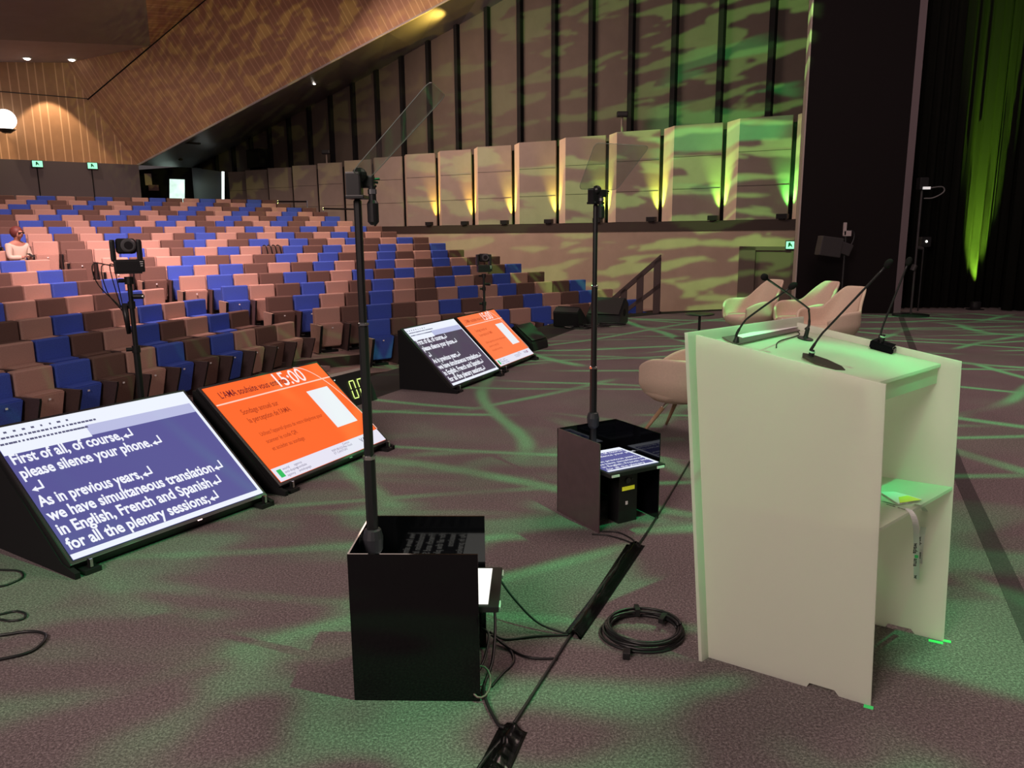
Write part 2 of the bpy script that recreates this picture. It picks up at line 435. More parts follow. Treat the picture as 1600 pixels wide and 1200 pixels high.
o = obj('end_panel', side_bm(-SP/2-.018, True), [ENDP, BLACKM]); ENDL = o.data; bpy.data.objects.remove(o)
b = NB_(); box(b, (0, -.218, .49), (.03, .006, .022)); o = obj('number_plate', b, WHITEP); PLATE = o.data; bpy.data.objects.remove(o)

EROW = {1: 'BNTNTBTBTNTB', 2: 'TNBNTBNTNBTNBT', 3: 'NBTNBTNTBTBNTNB', 4: 'BTNBTNBTNBTNBTN', 5: 'TBTNBNTBNBTNBTNB',
        6: 'NBTBNTNBTNBTNBTN', 7: 'TNTBNTNBTBNTBNTBNTN', 8: 'NTBTNTBTNBNBTNBTNBT', 9: 'TNTBTNBTNBTBNTBNTBN', 10: 'BTNTBNTNBTNTBNTBNTN'}
BROW = {1: 'TNTBNBTNBTB', 2: 'NBTNBTNBT', 3: 'BTBTNBTN', 4: 'TBNTNTB', 5: 'BNBTN', 6: 'NBTN', 7: 'TBT', 8: 'TB'}
CYC = 'BNTBTNBNT'
EEND = {1: 1013, 2: 960, 3: 910, 4: 862, 5: 818, 6: 776, 7: 737, 8: 700, 9: 664, 10: 631, 11: 600, 12: 562, 13: 540, 14: 512, 15: 487, 16: 462, 17: 436}
seats = []
for i in range(1, 18):
    q = QE0+DQ*i; s0 = 6.11-.565*(i-1)
    if i == 17: s0 = 1.92-SP*6
    if i == 11: s0 = 1.58-SP*3
    k = 0
    while True:
        sc = s0+SP*(k+.5); P = NE*q+DE*sc; x, y, d = proj(V((P.x, P.y, ztop(i))))
        hw = SP/2*DE.x*F/d
        if x+hw > EEND[i]+hw*.9: break
        st = EROW.get(i); c = st[k % len(st)] if st else CYC[(k*1+i*4) % 9]
        if x > -60: seats.append((d, 'E', i, k, c, P, AE))
        k += 1
        if k > 45: break
for i in range(1, 12):
    q = QB0+DQ*i; st = BROW.get(i, 'TBNTBNTBN')+'TNBTNBTNBTNB'
    for k in range(0, 22):
        sc = 12.03+.02*(i-1)-SP*(k+.5); P = NB*q+DB*sc; x, y, d = proj(V((P.x, P.y, ztop(i))))
        if x < -60 or P.y < 2: break
        seats.append((d, 'B', i, k, st[k % len(st)], P, AB))
seats.sort(key=lambda t: t[0])
WORDS = ['zeroth', 'first', 'second', 'third', 'fourth', 'fifth', 'sixth', 'seventh', 'eighth', 'ninth', 'tenth', 'eleventh', 'twelfth', 'thirteenth', 'fourteenth',
         'fifteenth', 'sixteenth', 'seventeenth', 'eighteenth', 'nineteenth', 'twentieth', 'twenty-first', 'twenty-second', 'twenty-third', 'twenty-fourth', 'twenty-fifth']
CN = {'B': 'blue', 'T': 'pale tan', 'N': 'dark brown'}
PS = {'B': 'b', 'T': 't', 'N': 'n'}
def child(name, me, par):
    o = bpy.data.objects.new(name, me); COL.objects.link(o); o.parent = par; return o
protos = {}
bmrest = NB_(); RM = [BLUE, TAN, BROWN, BLACKM, PANEL, ENDP]
def add_rest(me, M, mats):
    off = [bmrest.verts.new(M @ v.co) for v in me.vertices]
    for p in me.polygons:
        f = bmrest.faces.new([off[j] for j in p.vertices]); f.material_index = mats[p.material_index]
n_ind = 0
for d, blk, i, k, c, P, a in seats:
    if n_ind < 300:
        n_ind += 1
        word = 'right' if blk == 'E' else 'left'
        t = thing('auditorium_seat', f'{CN[c]} folding seat, {WORDS[k+1]} from the stair aisle in the {WORDS[i]} row, {word} block', 'auditorium seat',
                  (P.x, P.y, zfl(i)), a, 'auditorium seats in tiered rows')
        for nm, me in PROTO[PS[c]]: child(nm, me, t)
        if not (blk == 'B' and k == 0 and False): child('side_panel', SIDE, t)
        if blk == 'E' and k == 0: child('end_panel', ENDL, t)
        if (blk == 'E' and k <= 1) or i == 1: child('number_plate', PLATE, t)
    else:
        M = Matrix.Translation((P.x, P.y, zfl(i))) @ Matrix.Rotation(a, 4, 'Z'); ci = 'BTN'.index(c)
        for nm, me in PROTO[PS[c]]: add_rest(me, M, [3] if nm == 'seat_frame' else [ci])
        add_rest(SIDE, M, [4, 3])
        if blk == 'E' and k == 0: add_rest(ENDL, M, [5, 3])
o = obj('auditorium_seats', bmrest, RM)
tag(o, 'distant folding seats of the rearmost rows in blue, tan and brown', 'auditorium seats', kind='stuff')

# ================================================================== SIDE WALL
bm = NB_()
ss = [-15+k*1.0 for k in range(0, 32)]
for k in range(len(ss)-1):
    a, b_, c, d = wall(ss[k]), wall(ss[k+1]), wall(ss[k+1], .15), wall(ss[k], .15)
    zt = 1.62
    hexa(bm, [V((p.x, p.y, -1.04)) for p in (a, b_, c, d)]+[V((p.x, p.y, zt)) for p in (a, b_, c, d)])
obj('wall_side', bm, WALLP, kind='structure')
bm = NB_()
for k in range(len(ss)-1):
    a, b_, c, d = wall(ss[k], -.03), wall(ss[k+1], -.03), wall(ss[k+1], 1.0), wall(ss[k], 1.0)
    hexa(bm, [V((p.x, p.y, 1.62)) for p in (a, b_, c, d)]+[V((p.x, p.y, 1.86)) for p in (a, b_, c, d)])
obj('trim_2', bm, LEDGE, kind='structure')
def zsof(s): return 8.1-.212*s
bm = NB_()
for k in range(len(ss)-1):
    a, b_, c, d = wall(ss[k], .85), wall(ss[k+1], .85), wall(ss[k+1], 1.0), wall(ss[k], 1.0)
    if ss[k+1] > 16.2: break
    hexa(bm, [V((p.x, p.y, 1.86)) for p in (a, b_, c, d)]+[V((a.x, a.y, zsof(ss[k])+.03)), V((b_.x, b_.y, zsof(ss[k+1])+.03)), V((c.x, c.y, zsof(ss[k+1])+.03)), V((d.x, d.y, zsof(ss[k])+.03))])
obj('wall_upper', bm, WALLU, kind='structure')
for k in range(-3, 20):      # vertical fins on the upper wall
    s = 11.43-1.319*k
    a, b_, c, d = wall(s-.07, .70), wall(s+.07, .70), wall(s+.07, .86), wall(s-.07, .86)
    bm = NB_(); zt = zsof(s)+.02
    hexa(bm, [V((p.x, p.y, 1.9)) for p in (a, b_, c, d)]+[V((p.x, p.y, zt)) for p in (a, b_, c, d)])
    nm = ['nearest the stage', ''][0]
    o = obj('trim_%d' % (k+13), bm, BLACKM, kind='structure')
# zigzag acoustic panels
gx = (378, 412, 450, 489, 529.5, 575, 623, 675, 731, 793.5, 863, 940, 1024, 1121, 1229)
gs = [wallhit(x, 300, .15)[0] for x in gx]
gs = [gs[0]+1.1] + gs + [gs[-1]-1.35, gs[-1]-2.7]
PZ0, PZ1 = 1.87, 4.25
for k in range(len(gs)-1):
    sa, sb = gs[k]-.05, gs[k+1]+.05      # sa left (rear), sb right (near stage)
    sr = sa-.40*(sa-sb)/1.3
    A, B_, C = wall(sa, .42), wall(sr, .05), wall(sb, .38)
    t = thing('acoustic_wall_panel', 'x', 'wall panel')
    where = {0: 'rearmost of all, beside the bright slot', len(gs)-2: 'half hidden by the black proscenium wall'}.get(k)
    if where is None: where = f'{WORDS[len(gs)-1-k]} counting back from the black proscenium wall'
    tag(t, 'angled beige acoustic panel above the dark ledge, '+where, 'wall panel', 'zigzag acoustic panels on the side wall')
    off = WN*.04
    bm = NB_(); hexa(bm, [V((p.x, p.y, PZ0)) for p in (B_, C, C+off, B_+off)]+[V((p.x, p.y, PZ1)) for p in (B_, C, C+off, B_+off)])
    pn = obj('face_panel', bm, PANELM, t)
    bm = NB_()
    for zz in (PZ0+.80, PZ0+1.6):
        hexa(bm, [V((p.x, p.y, zz)) for p in (B_-off*.1, C-off*.1, C, B_)]+[V((p.x, p.y, zz+.012)) for p in (B_-off*.1, C-off*.1, C, B_)])
    obj('joint', bm, LEDGE, pn)
    bm = NB_(); hexa(bm, [V((p.x, p.y, PZ0)) for p in (A, B_, B_+off, A+off)]+[V((p.x, p.y, PZ1)) for p in (A, B_, B_+off, A+off)])
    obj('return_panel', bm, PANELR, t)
# dark void behind the panels
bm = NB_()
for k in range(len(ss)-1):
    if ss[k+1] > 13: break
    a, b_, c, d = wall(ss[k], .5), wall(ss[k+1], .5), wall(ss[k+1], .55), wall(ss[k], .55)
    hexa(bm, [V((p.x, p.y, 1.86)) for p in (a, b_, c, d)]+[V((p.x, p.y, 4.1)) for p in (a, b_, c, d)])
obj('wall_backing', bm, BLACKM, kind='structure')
UPC = [(1, .62, .06)]*2+[(1, .80, .10)]*2+[(.75, 1, .10)]*2+[(.35, 1, .10)]*1+[(.15, 1, .12)]*2
for k, x in enumerate((675, 731, 793.5, 863, 940, 1024, 1121, 1229)):
    s = wallhit(x, 300, .15)[0]
    P = wall(s, -.02); t = thing('uplight', f'small black floor uplight on the ledge, {WORDS[8-k]} from the proscenium wall', 'uplight', (P.x, P.y, 1.86), math.atan2(WU.y, WU.x), 'uplights on the ledge')
    bm = NB_(); box(bm, (0, 0, .07), (.26, .13, .12), bev=.01); obj('housing', bm, BLACK, t)
    bm = NB_(); box(bm, (0, -.0, .012), (.12, .14, .024)); obj('bracket', bm, BLACKM, t)
    col = UPC[min(k, 8)]
    spot('uplight_beam', wall(s, .26)+V((0, 0, 2.00)), wall(s, .46)+V((0, 0, 3.9)), 54, 330, col, .95, .03)
for (x, y, lab) in ((510, 240, 'above the fifth panel from the rear'), (972, 182, 'above the panels near the stage')):
    s, P = wallhit(x, y, .3); t = thing('wall_sensor', 'small dark sensor on a pale stem '+lab, 'sensor', (P.x, P.y, 4.0))
    bm = NB_(); tube(bm, [(0, 0, 0), (0, 0, P.z-4.0)], .03); obj('stem', bm, PANELM, t)
    bm = NB_(); box(bm, (0, -.04, P.z-3.95), (.30, .2, .14), bev=.03); obj('sensor_head', bm, BLACK, t)
s, P = wallhit(403, 248, .6); bm = NB_(); box(bm, (0, 0, 0), (.9, .5, .75), bev=.03)
tag(obj('wall_loudspeaker', bm, BLACKM, loc=(P.x, P.y, P.z)), 'dark box loudspeaker hung on the upper wall over the rearmost panels', 'loudspeaker').rotation_euler = (0, 0, math.atan2(WU.y, WU.x))

# side door with exit sign
def onwall_plane(x, y, off=0.):
    s, P = wallhit(x, y, off); return s, P
s1, P1 = wallhit(1161, 430, -.02); s2, P2 = wallhit(1236, 430, -.02)
zt = wallhit(1190, 391, -.02)[1].z
d3 = mat('door_grey', (.16, .12, .10), .6)
bm = NB_(); a, b_ = wall(s1, -.03), wall(s2, -.03); o1, o2 = wall(s1, .05), wall(s2, .05)
hexa(bm, [V((p.x, p.y, -1.04)) for p in (a, b_, o2, o1)]+[V((p.x, p.y, zt)) for p in (a, b_, o2, o1)])
dr_ = obj('door_1', bm, d3, kind='structure')
bm = NB_()
u_ = (b_-a).normalized(); n_ = V((u_.y, -u_.x, 0))
for (q0, q1, z0, z1) in ((-.10, .32, -1.04, zt+.08), ((b_-a).length, (b_-a).length+.1, -1.04, zt+.08), (-.1, (b_-a).length+.1, zt, zt+.09)):
    A_, B2 = a+u_*q0, a+u_*q1
    hexa(bm, [V((p.x, p.y, z0)) for p in (A_+n_*.05, B2+n_*.05, B2, A_)]+[V((p.x, p.y, z1)) for p in (A_+n_*.05, B2+n_*.05, B2, A_)])
obj('door_frame', bm, mat('door_frame', (.13, .10, .085), .6), dr_)
EXG = em('exit_sign_green', (.35, 1, .6), 1.3); EXD = mat('exit_dark', (.0, .18, .07), .6)
def exit_sign(P, rz, w_, h_, lab):
    t = thing('exit_sign', lab, 'exit sign', P, rz, 'green exit signs')
    bm = NB_(); box(bm, (0, .02, 0), (w_+.04, .05, h_+.04), bev=.006); obj('housing', bm, BLACK, t)
    bm = NB_(); box(bm, (0, -.008, 0), (w_, .008, h_)); f = obj('lit_face', bm, EXG, t)
    bm = NB_(); sphere(bm, (-.02, -.016, h_*.22), .028, seg=8); prism(bm, [(-.05, -.014, -h_*.32), (0, -.014, -h_*.05), (.05, -.014, -h_*.32), (.03, -.014, h_*.12), (-.05, -.014, h_*.12)], (0, -.004, 0)); obj('running_figure', bm, EXD, t)
s, P = wallhit(1235, 383, -.12); exit_sign(P, math.atan2(-WU.y, -WU.x), .20, .17, 'green exit sign above the side door near the proscenium wall')

# ================================================================== REAR WALL, CEILING
NBk = NE.copy(); PBk = NE*31.6
def bk(x, y): return onpl(x, y, PBk, NBk)
b0 = bk(215, 258); b1 = bk(137, 155); b2 = bk(105, 98); bl = bk(0, 97); bb = bk(0, 248)
ext = -DE*6
top_l = bl+ext; bot_l = bb+ext
top_l.z = bl.z-.3; bot_l.z = bb.z
slab('wall_rear', [bot_l, b0, b1, b2, top_l], .15, WOODB, NE)
# joint line
j0 = bk(0, 144); j0e = j0+ext; bm = NB_()
hexa(bm, [p-NE*.012 for p in (j0e, b1, b1+NE*.02, j0e+NE*.02)]+[p-NE*.012+V((0, 0, .03)) for p in (j0e, b1, b1+NE*.02, j0e+NE*.02)]); obj('trim_3', bm, LEDGE, kind='structure')
q = NE*31.45; L0 = q+DE*(-5); L1 = V((b0.x, b0.y, 0))-NE*.15
bm = NB_(); hexa(bm, [V((p.x, p.y, 1.5)) for p in (L0, L1, L1+NE*.14, L0+NE*.14)]+[V((p.x, p.y, z)) for p, z in ((L0, bb.z-.0), (L1, b0.z), (L1+NE*.14, b0.z), (L0+NE*.14, bb.z))])
lowrear = obj('wall_rear_low', bm, DARKW, kind='structure')
for x in (60, 145):
    P = onpl(x, 280, NE*31.44, NE); bm = NB_(); box(bm, (P.x, P.y, 3.1), (.03, .02, 2.1)); obj('trim_%d' % (5 if x < 100 else 6), bm, BLACKM, kind='structure')
for x, y, lb in ((58.5, 256, 'left one of the two green exit signs on the rear wall'), (144.5, 259, 'right one of the two green exit signs on the rear wall')):
    P = onpl(x, y, NE*31.38, NE); exit_sign(P, AE, .30, .20, lb)
# recess with bright doorway
T0 = V((-14.69, 36.81, 4.69)); Rr = V((-16.9, 35.6, 4.45))
bm = NB_(); a = V((b0.x, b0.y, 0)); 
hexa(bm, [V((p[0], p[1], 1.5)) for p in ((a.x, a.y), (Rr.x, Rr.y), (Rr.x-.2, Rr.y), (a.x-.2, a.y))]+[(a.x, a.y, b0.z), (Rr.x, Rr.y, Rr.z), (Rr.x-.2, Rr.y, Rr.z), (a.x-.2, a.y, b0.z)])
obj('wall_recess_side', bm, BLACKM, kind='structure')
dn = V((T0.x-Rr.x, T0.y-Rr.y, 0)).normalized(); nn = V((-dn.y, dn.x, 0))
bm = NB_(); e0 = V((Rr.x, Rr.y, 0)); e1 = V((T0.x, T0.y, 0))+dn*.3
hexa(bm, [V((p.x, p.y, 1.5)) for p in (e0, e1, e1+nn*.2, e0+nn*.2)]+[V((p.x, p.y, z)) for p, z in ((e0, 4.5), (e1, 4.8), (e1+nn*.2, 4.8), (e0+nn*.2, 4.5))])
obj('wall_recess_end', bm, BLACKM, kind='structure')
PD = V((Rr.x, Rr.y, 0))-nn*.03
q0 = onpl(263, 278, PD, nn); q1 = onpl(290, 279, PD, nn); q2 = onpl(290, 318, PD, nn); q3 = onpl(263, 318, PD, nn)
DAY = mat('daylight_opening', (0, 0, 0), .5, emit=(.75, 1, .88), es=1.3)
t = NT(DAY.node_tree); g = t.new('ShaderNodeNewGeometry'); n = t.noise(g.outputs['Position'], 2.2, 2)
t.l.new(t.math('MULTIPLY_ADD', n, 1.5, .35), t.n['Principled BSDF'].inputs['Emission Strength'])
bm = NB_(); prism(bm, [q0, q1, q2, q3], -nn*.02); wn_ = obj('window_1', bm, DAY, kind='structure')
bm = NB_()
for a, b_ in ((q0, q3), (q1, q2), (q0, q1)): tube(bm, [a-nn*.04, b_-nn*.04], .05, 4)
obj('window_frame', bm, BLACKM, wn_)
P = onpl(348.5, 268, V((-12.3, 34.2, 0)), V((.2, 1, 0))); P2 = onpl(348.5, 314, V((-12.3, 34.2, 0)), V((.2, 1, 0)))
bm = NB_(); tube(bm, [P, P2], .055, 6); obj('window_2', bm, em('light_slot', (.9, 1, .95), 1.6), kind='structure')
# pale grey panel between doorway and slot
g0 = V((T0.x+.1, T0.y-.3, 0)); g1 = V((-12.55, 34.5, 0))
bm = NB_(); hexa(bm, [V((p.x, p.y, 1.5)) for p in (g0, g1, g1+WN*.1, g0+WN*.1)]+[V((p.x, p.y, z)) for p, z in ((g0, 4.68), (g1, 4.32), (g1+WN*.1, 4.32), (g0+WN*.1, 4.68))])
obj('wall_recess_front', bm, mat('grey_blue_panel', (.22, .23, .25), .5), kind='structure')
bm = NB_(); prism(bm, [(b0.x-4, b0.y-3, 2.15), (b0.x, b0.y, 2.15), (-12, 33.6, 2.15), (-14.5, 37.2, 2.15), (-20, 37, 2.15)], (0, 0, -.6)); 
bm.free()
for (x, y, w_, h_, c, lb) in ((231.5, 280.5, .20, .36, (.75, .55, .5), 'small pale notice on the black rear wall beside the doorway'), (240, 293.5, .30, .18, (.35, .2, .22), 'small dim sign under the notice beside the rear doorway')):
    A_ = V((b0.x, b0.y, 0)); B2 = V((Rr.x, Rr.y, 0)); nr_ = V(((B2-A_).y, -(B2-A_).x, 0)).normalized()
    P = onpl(x, y, PD, nn)
    bm = NB_(); box(bm, (0, 0, 0), (w_*1.4, .03, h_*1.4)); tag(obj('wall_notice', bm, mat('notice%d' % x, c, .6), loc=P-nn*.05), lb, 'notice').rotation_euler = (0, 0, math.atan2(dn.y, dn.x))

# soffit : W0..W1 wood edge, T0..T1 wall top
W1 = V((-1.81, 24.69, 8.43)); W0 = b0.copy(); dW = (W1-W0)
W2 = W1+dW*.95
T1s = -13.0
bm = NB_()
N_ = 14; topl, botl = [], []
for k in range(N_+1):
    f = k/N_; w_ = W0.lerp(W2, f)
    sT = 16.08+(T1s-16.08)*f; q = wall(sT, .86); topl.append(w_); botl.append(V((q.x, q.y, zsof(sT)+.0)))
for k in range(N_):
    for tri in ((topl[k], topl[k+1], botl[k+1]), (topl[k], botl[k+1], botl[k])):
        prism(bm, tri, (0, 0, .12))
bmesh.ops.remove_doubles(bm, verts=bm.verts, dist=.001)
obj('ceiling_soffit', bm, SOFF, kind='structure')
N1 = (b1-b0).cross(W1-b0).normalized()
G = onpl(235, 72, b0, N1); K = onpl(320, 0, b0, N1); K2 = G+(K-G)*4.5
WOODC = stripes(mat('wood_slat_ceiling', (.44, .245, .15), .55, spec=.3), tuple((W1-W0).normalized()), .20, .03, (.60, .38, .25))
up = V((0, 0, .12))
bm = NB_(); prism(bm, [b0, W2, K2, G, b1], up); obj('ceiling_slope', bm, WOODC, kind='structure')
bm = NB_(); tube(bm, [W0-V((0, 0, .0)), W2], .035, 6); obj('trim_4', bm, mat('edge_trim', (.45, .4, .38), .4), kind='structure')
N2 = (b2-bl).cross(G-bl).normalized(); ST = onpl(0, 62, G, N2); STe = ST+(ST-G).normalized()*8; ble = bl+(bl-b2).normalized()*7
bm = NB_(); prism(bm, [b2, G, STe, ble], up); obj('ceiling_strip', bm, CEIL, kind='structure')
bm = NB_(); prism(bm, [b2+V((0, 0, .003)), b1, G], up); obj('ceiling_facet', bm, WOODC, kind='structure')
U = aty(228, 0, G.y-3.2); U2 = G+(U-G)*2.2
bm = NB_(); prism(bm, [G, U2, U2+V((-14, -9.7, 0)), STe], up); obj('ceiling_upper', bm, CEIL2, kind='structure')
bm = NB_(); prism(bm, [G, K2, U2+V((.0, 0, 0))], up); obj('ceiling_upper_wood', bm, WOODC, kind='structure')
for a, b_, nm in ((G, b1, 'trim_7'), (G, K2, 'trim_8')):
    bm = NB_(); tube(bm, [a-V((0, 0, .01)), b_-V((0, 0, .01))], .022, 5); obj(nm, bm, BLACKM, kind='structure')
def onsoffit(x, y):
    for k in range(N_):
        for tri in ((topl[k], topl[k+1], botl[k+1]), (topl[k], botl[k+1], botl[k])):
            n = (tri[1]-tri[0]).cross(tri[2]-tri[0]); P = onpl(x, y, tri[0], n)
            if all(n.dot((tri[(j+1) % 3]-tri[j]).cross(P-tri[j])) >= -1e-3 for j in range(3)): return P
    return None
Ps = onsoffit(706, 16)
if Ps: spot('soffit_lamp_light', Ps-V((0, 0, .50)), (onsoffit(650, 34) or Ps)+V((0, 0, .1)), 110, 420, (1, .66, .10), .9, .04)
# lamps in the ceiling
LAMP = em('lamp_glow', (1, .88, .8), 6)
P = onpl(8, 187, NE*31.05, NE)
t = thing('globe_lamp', 'large glowing white globe lamp high on the rear wooden wall', 'lamp', P)
bm = NB_(); sphere(bm, (0, 0, 0), .33, seg=20); obj('globe', bm, em('globe_glow', (1, .93, .85), 2.2), t, smooth=True)
bm = NB_(); tube(bm, [(0, 0, -.42), (0, 0, -.30)], [.12, .28], 16); tube(bm, [(0, 0, -.36), tuple(NE*.5+V((0, 0, -.36)))], .03); obj('bracket', bm, BLACK, t)
for x, y, lb in ((42, 93, 'left recessed downlight in the grey ceiling by the rear wall'), (112, 95, 'right recessed downlight in the grey ceiling by the rear wall')):
    P = onpl(x, y-3, G, N2); t = thing('downlight', lb, 'downlight', P, group='recessed downlights')
    bm = NB_(); lathe(bm, [(.14, -.03), (.15, 0), (.15, .03)], seg=20); obj('trim_ring', bm, WHITEP, t)
    bm = NB_(); sphere(bm, (0, 0, -.03), .10, (1, 1, .5)); obj('bulb', bm, LAMP, t, smooth=True)
for x, y, lb, nm, r, mm in ((491, 130, 'single small lit downlight in the dark soffit', 'downlight', .045, LAMP), (282, 248, 'small dark ceiling sensor in the soffit above the rear doorway', 'ceiling_sensor', .10, BLACK), (296, 222, 'flat dark ceiling vent slot in the soffit near the rear', 'ceiling_vent', .0, BLACKM)):
    P = onsoffit(x, y)
    if P is None: continue
    bm = NB_()
    if r: sphere(bm, (0, 0, 0), r, (1, 1, .5))
    else: box(bm, (0, 0, 0), (.75, .2, .05), rot=Matrix.Rotation(.8, 3, 'Z'))
    tag(obj(nm, bm, mm, loc=P-V((0, 0, .03)), smooth=bool(r)), lb, 'ceiling fitting' if nm != 'downlight' else 'downlight')

# ================================================================== PROSCENIUM + CURTAINS
pa = V((5.62, 15.25, 0)); pb = V((7.42, 14.92, 0)); pd = (pb-pa).normalized(); pn = V((-pd.y, pd.x, 0))
bm = NB_(); hexa(bm, [pa, pb, pb+pn*.5, pa+pn*.5]+[p+V((0, 0, 9.5)) for p in (pa, pb, pb+pn*.5, pa+pn*.5)]); obj('wall_proscenium', bm, PROSC, kind='structure')
bm = NB_(); hexa(bm, [pb+pd*.001, pb+pd*.13, pb+pd*.13+pn*.5, pb+pd*.001+pn*.5]+[p+V((0, 0, 9.5)) for p in (pb+pd*.001, pb+pd*.13, pb+pd*.13+pn*.5, pb+pd*.001+pn*.5)]); obj('trim_9', bm, PROSE, kind='structure')
bm = NB_(); hexa(bm, [pa-pd*.03, pa-pd*.001, pa+pn*.3-pd*.001, pa+pn*.3-pd*.03]+[p+V((0, 0, 9.5)) for p in (pa-pd*.03, pa-pd*.001, pa+pn*.3-pd*.001, pa+pn*.3-pd*.03)]); obj('trim_60', bm, mat('pale_edge', (.42, .36, .32), .5), kind='structure')
def curtain(name, P0, P1, folds, depth, lab, h=9.3):
    bm = NB_(); n = folds*8; d = (P1-P0); L = d.length; d.normalize(); nn = V((-d.y, d.x, 0))
    lo, hi = [], []
    for k in range(n+1):
        f = k/n; ph = f*folds*2*math.pi; o_ = depth*(math.sin(ph)+.35*math.sin(ph*1.7+1))
        p = P0+d*(L*f)+nn*o_; lo.append(bm.verts.new((p.x, p.y, .015))); hi.append(bm.verts.new((p.x, p.y, h)))
    for k in range(n): bm.faces.new((lo[k], lo[k+1], hi[k+1], hi[k]))
    bmesh.ops.solidify(bm, geom=bm.faces[:], thickness=.012)
    return tag(obj(name, bm, CURT, smooth=True), lab, 'curtain', 'black stage curtains')
curtain('stage_curtain', V((7.62, 15.9, 0)), V((10.15, 15.75, 0)), 15, .05, 'black velvet stage curtain lit by a green beam, beside the proscenium wall')
curtain('stage_curtain', V((9.72, 15.25, 0)), V((12.8, 14.6, 0)), 16, .06, 'black velvet stage curtain at the far right edge, in front of the green beam')
t = thing('curtain_uplight', 'low black floor lamp at the foot of the green-lit curtain', 'uplight', (9.36, 15.52, 0))
bm = NB_(); lathe(bm, [(.09, .0), (.10, .06), (.10, .16), (.085, .17)], seg=18); obj('housing', bm, BLACK, t)
bm = NB_(); box(bm, (0, 0, .01), (.26, .2, .02)); obj('base_plate', bm, BLACKM, t)

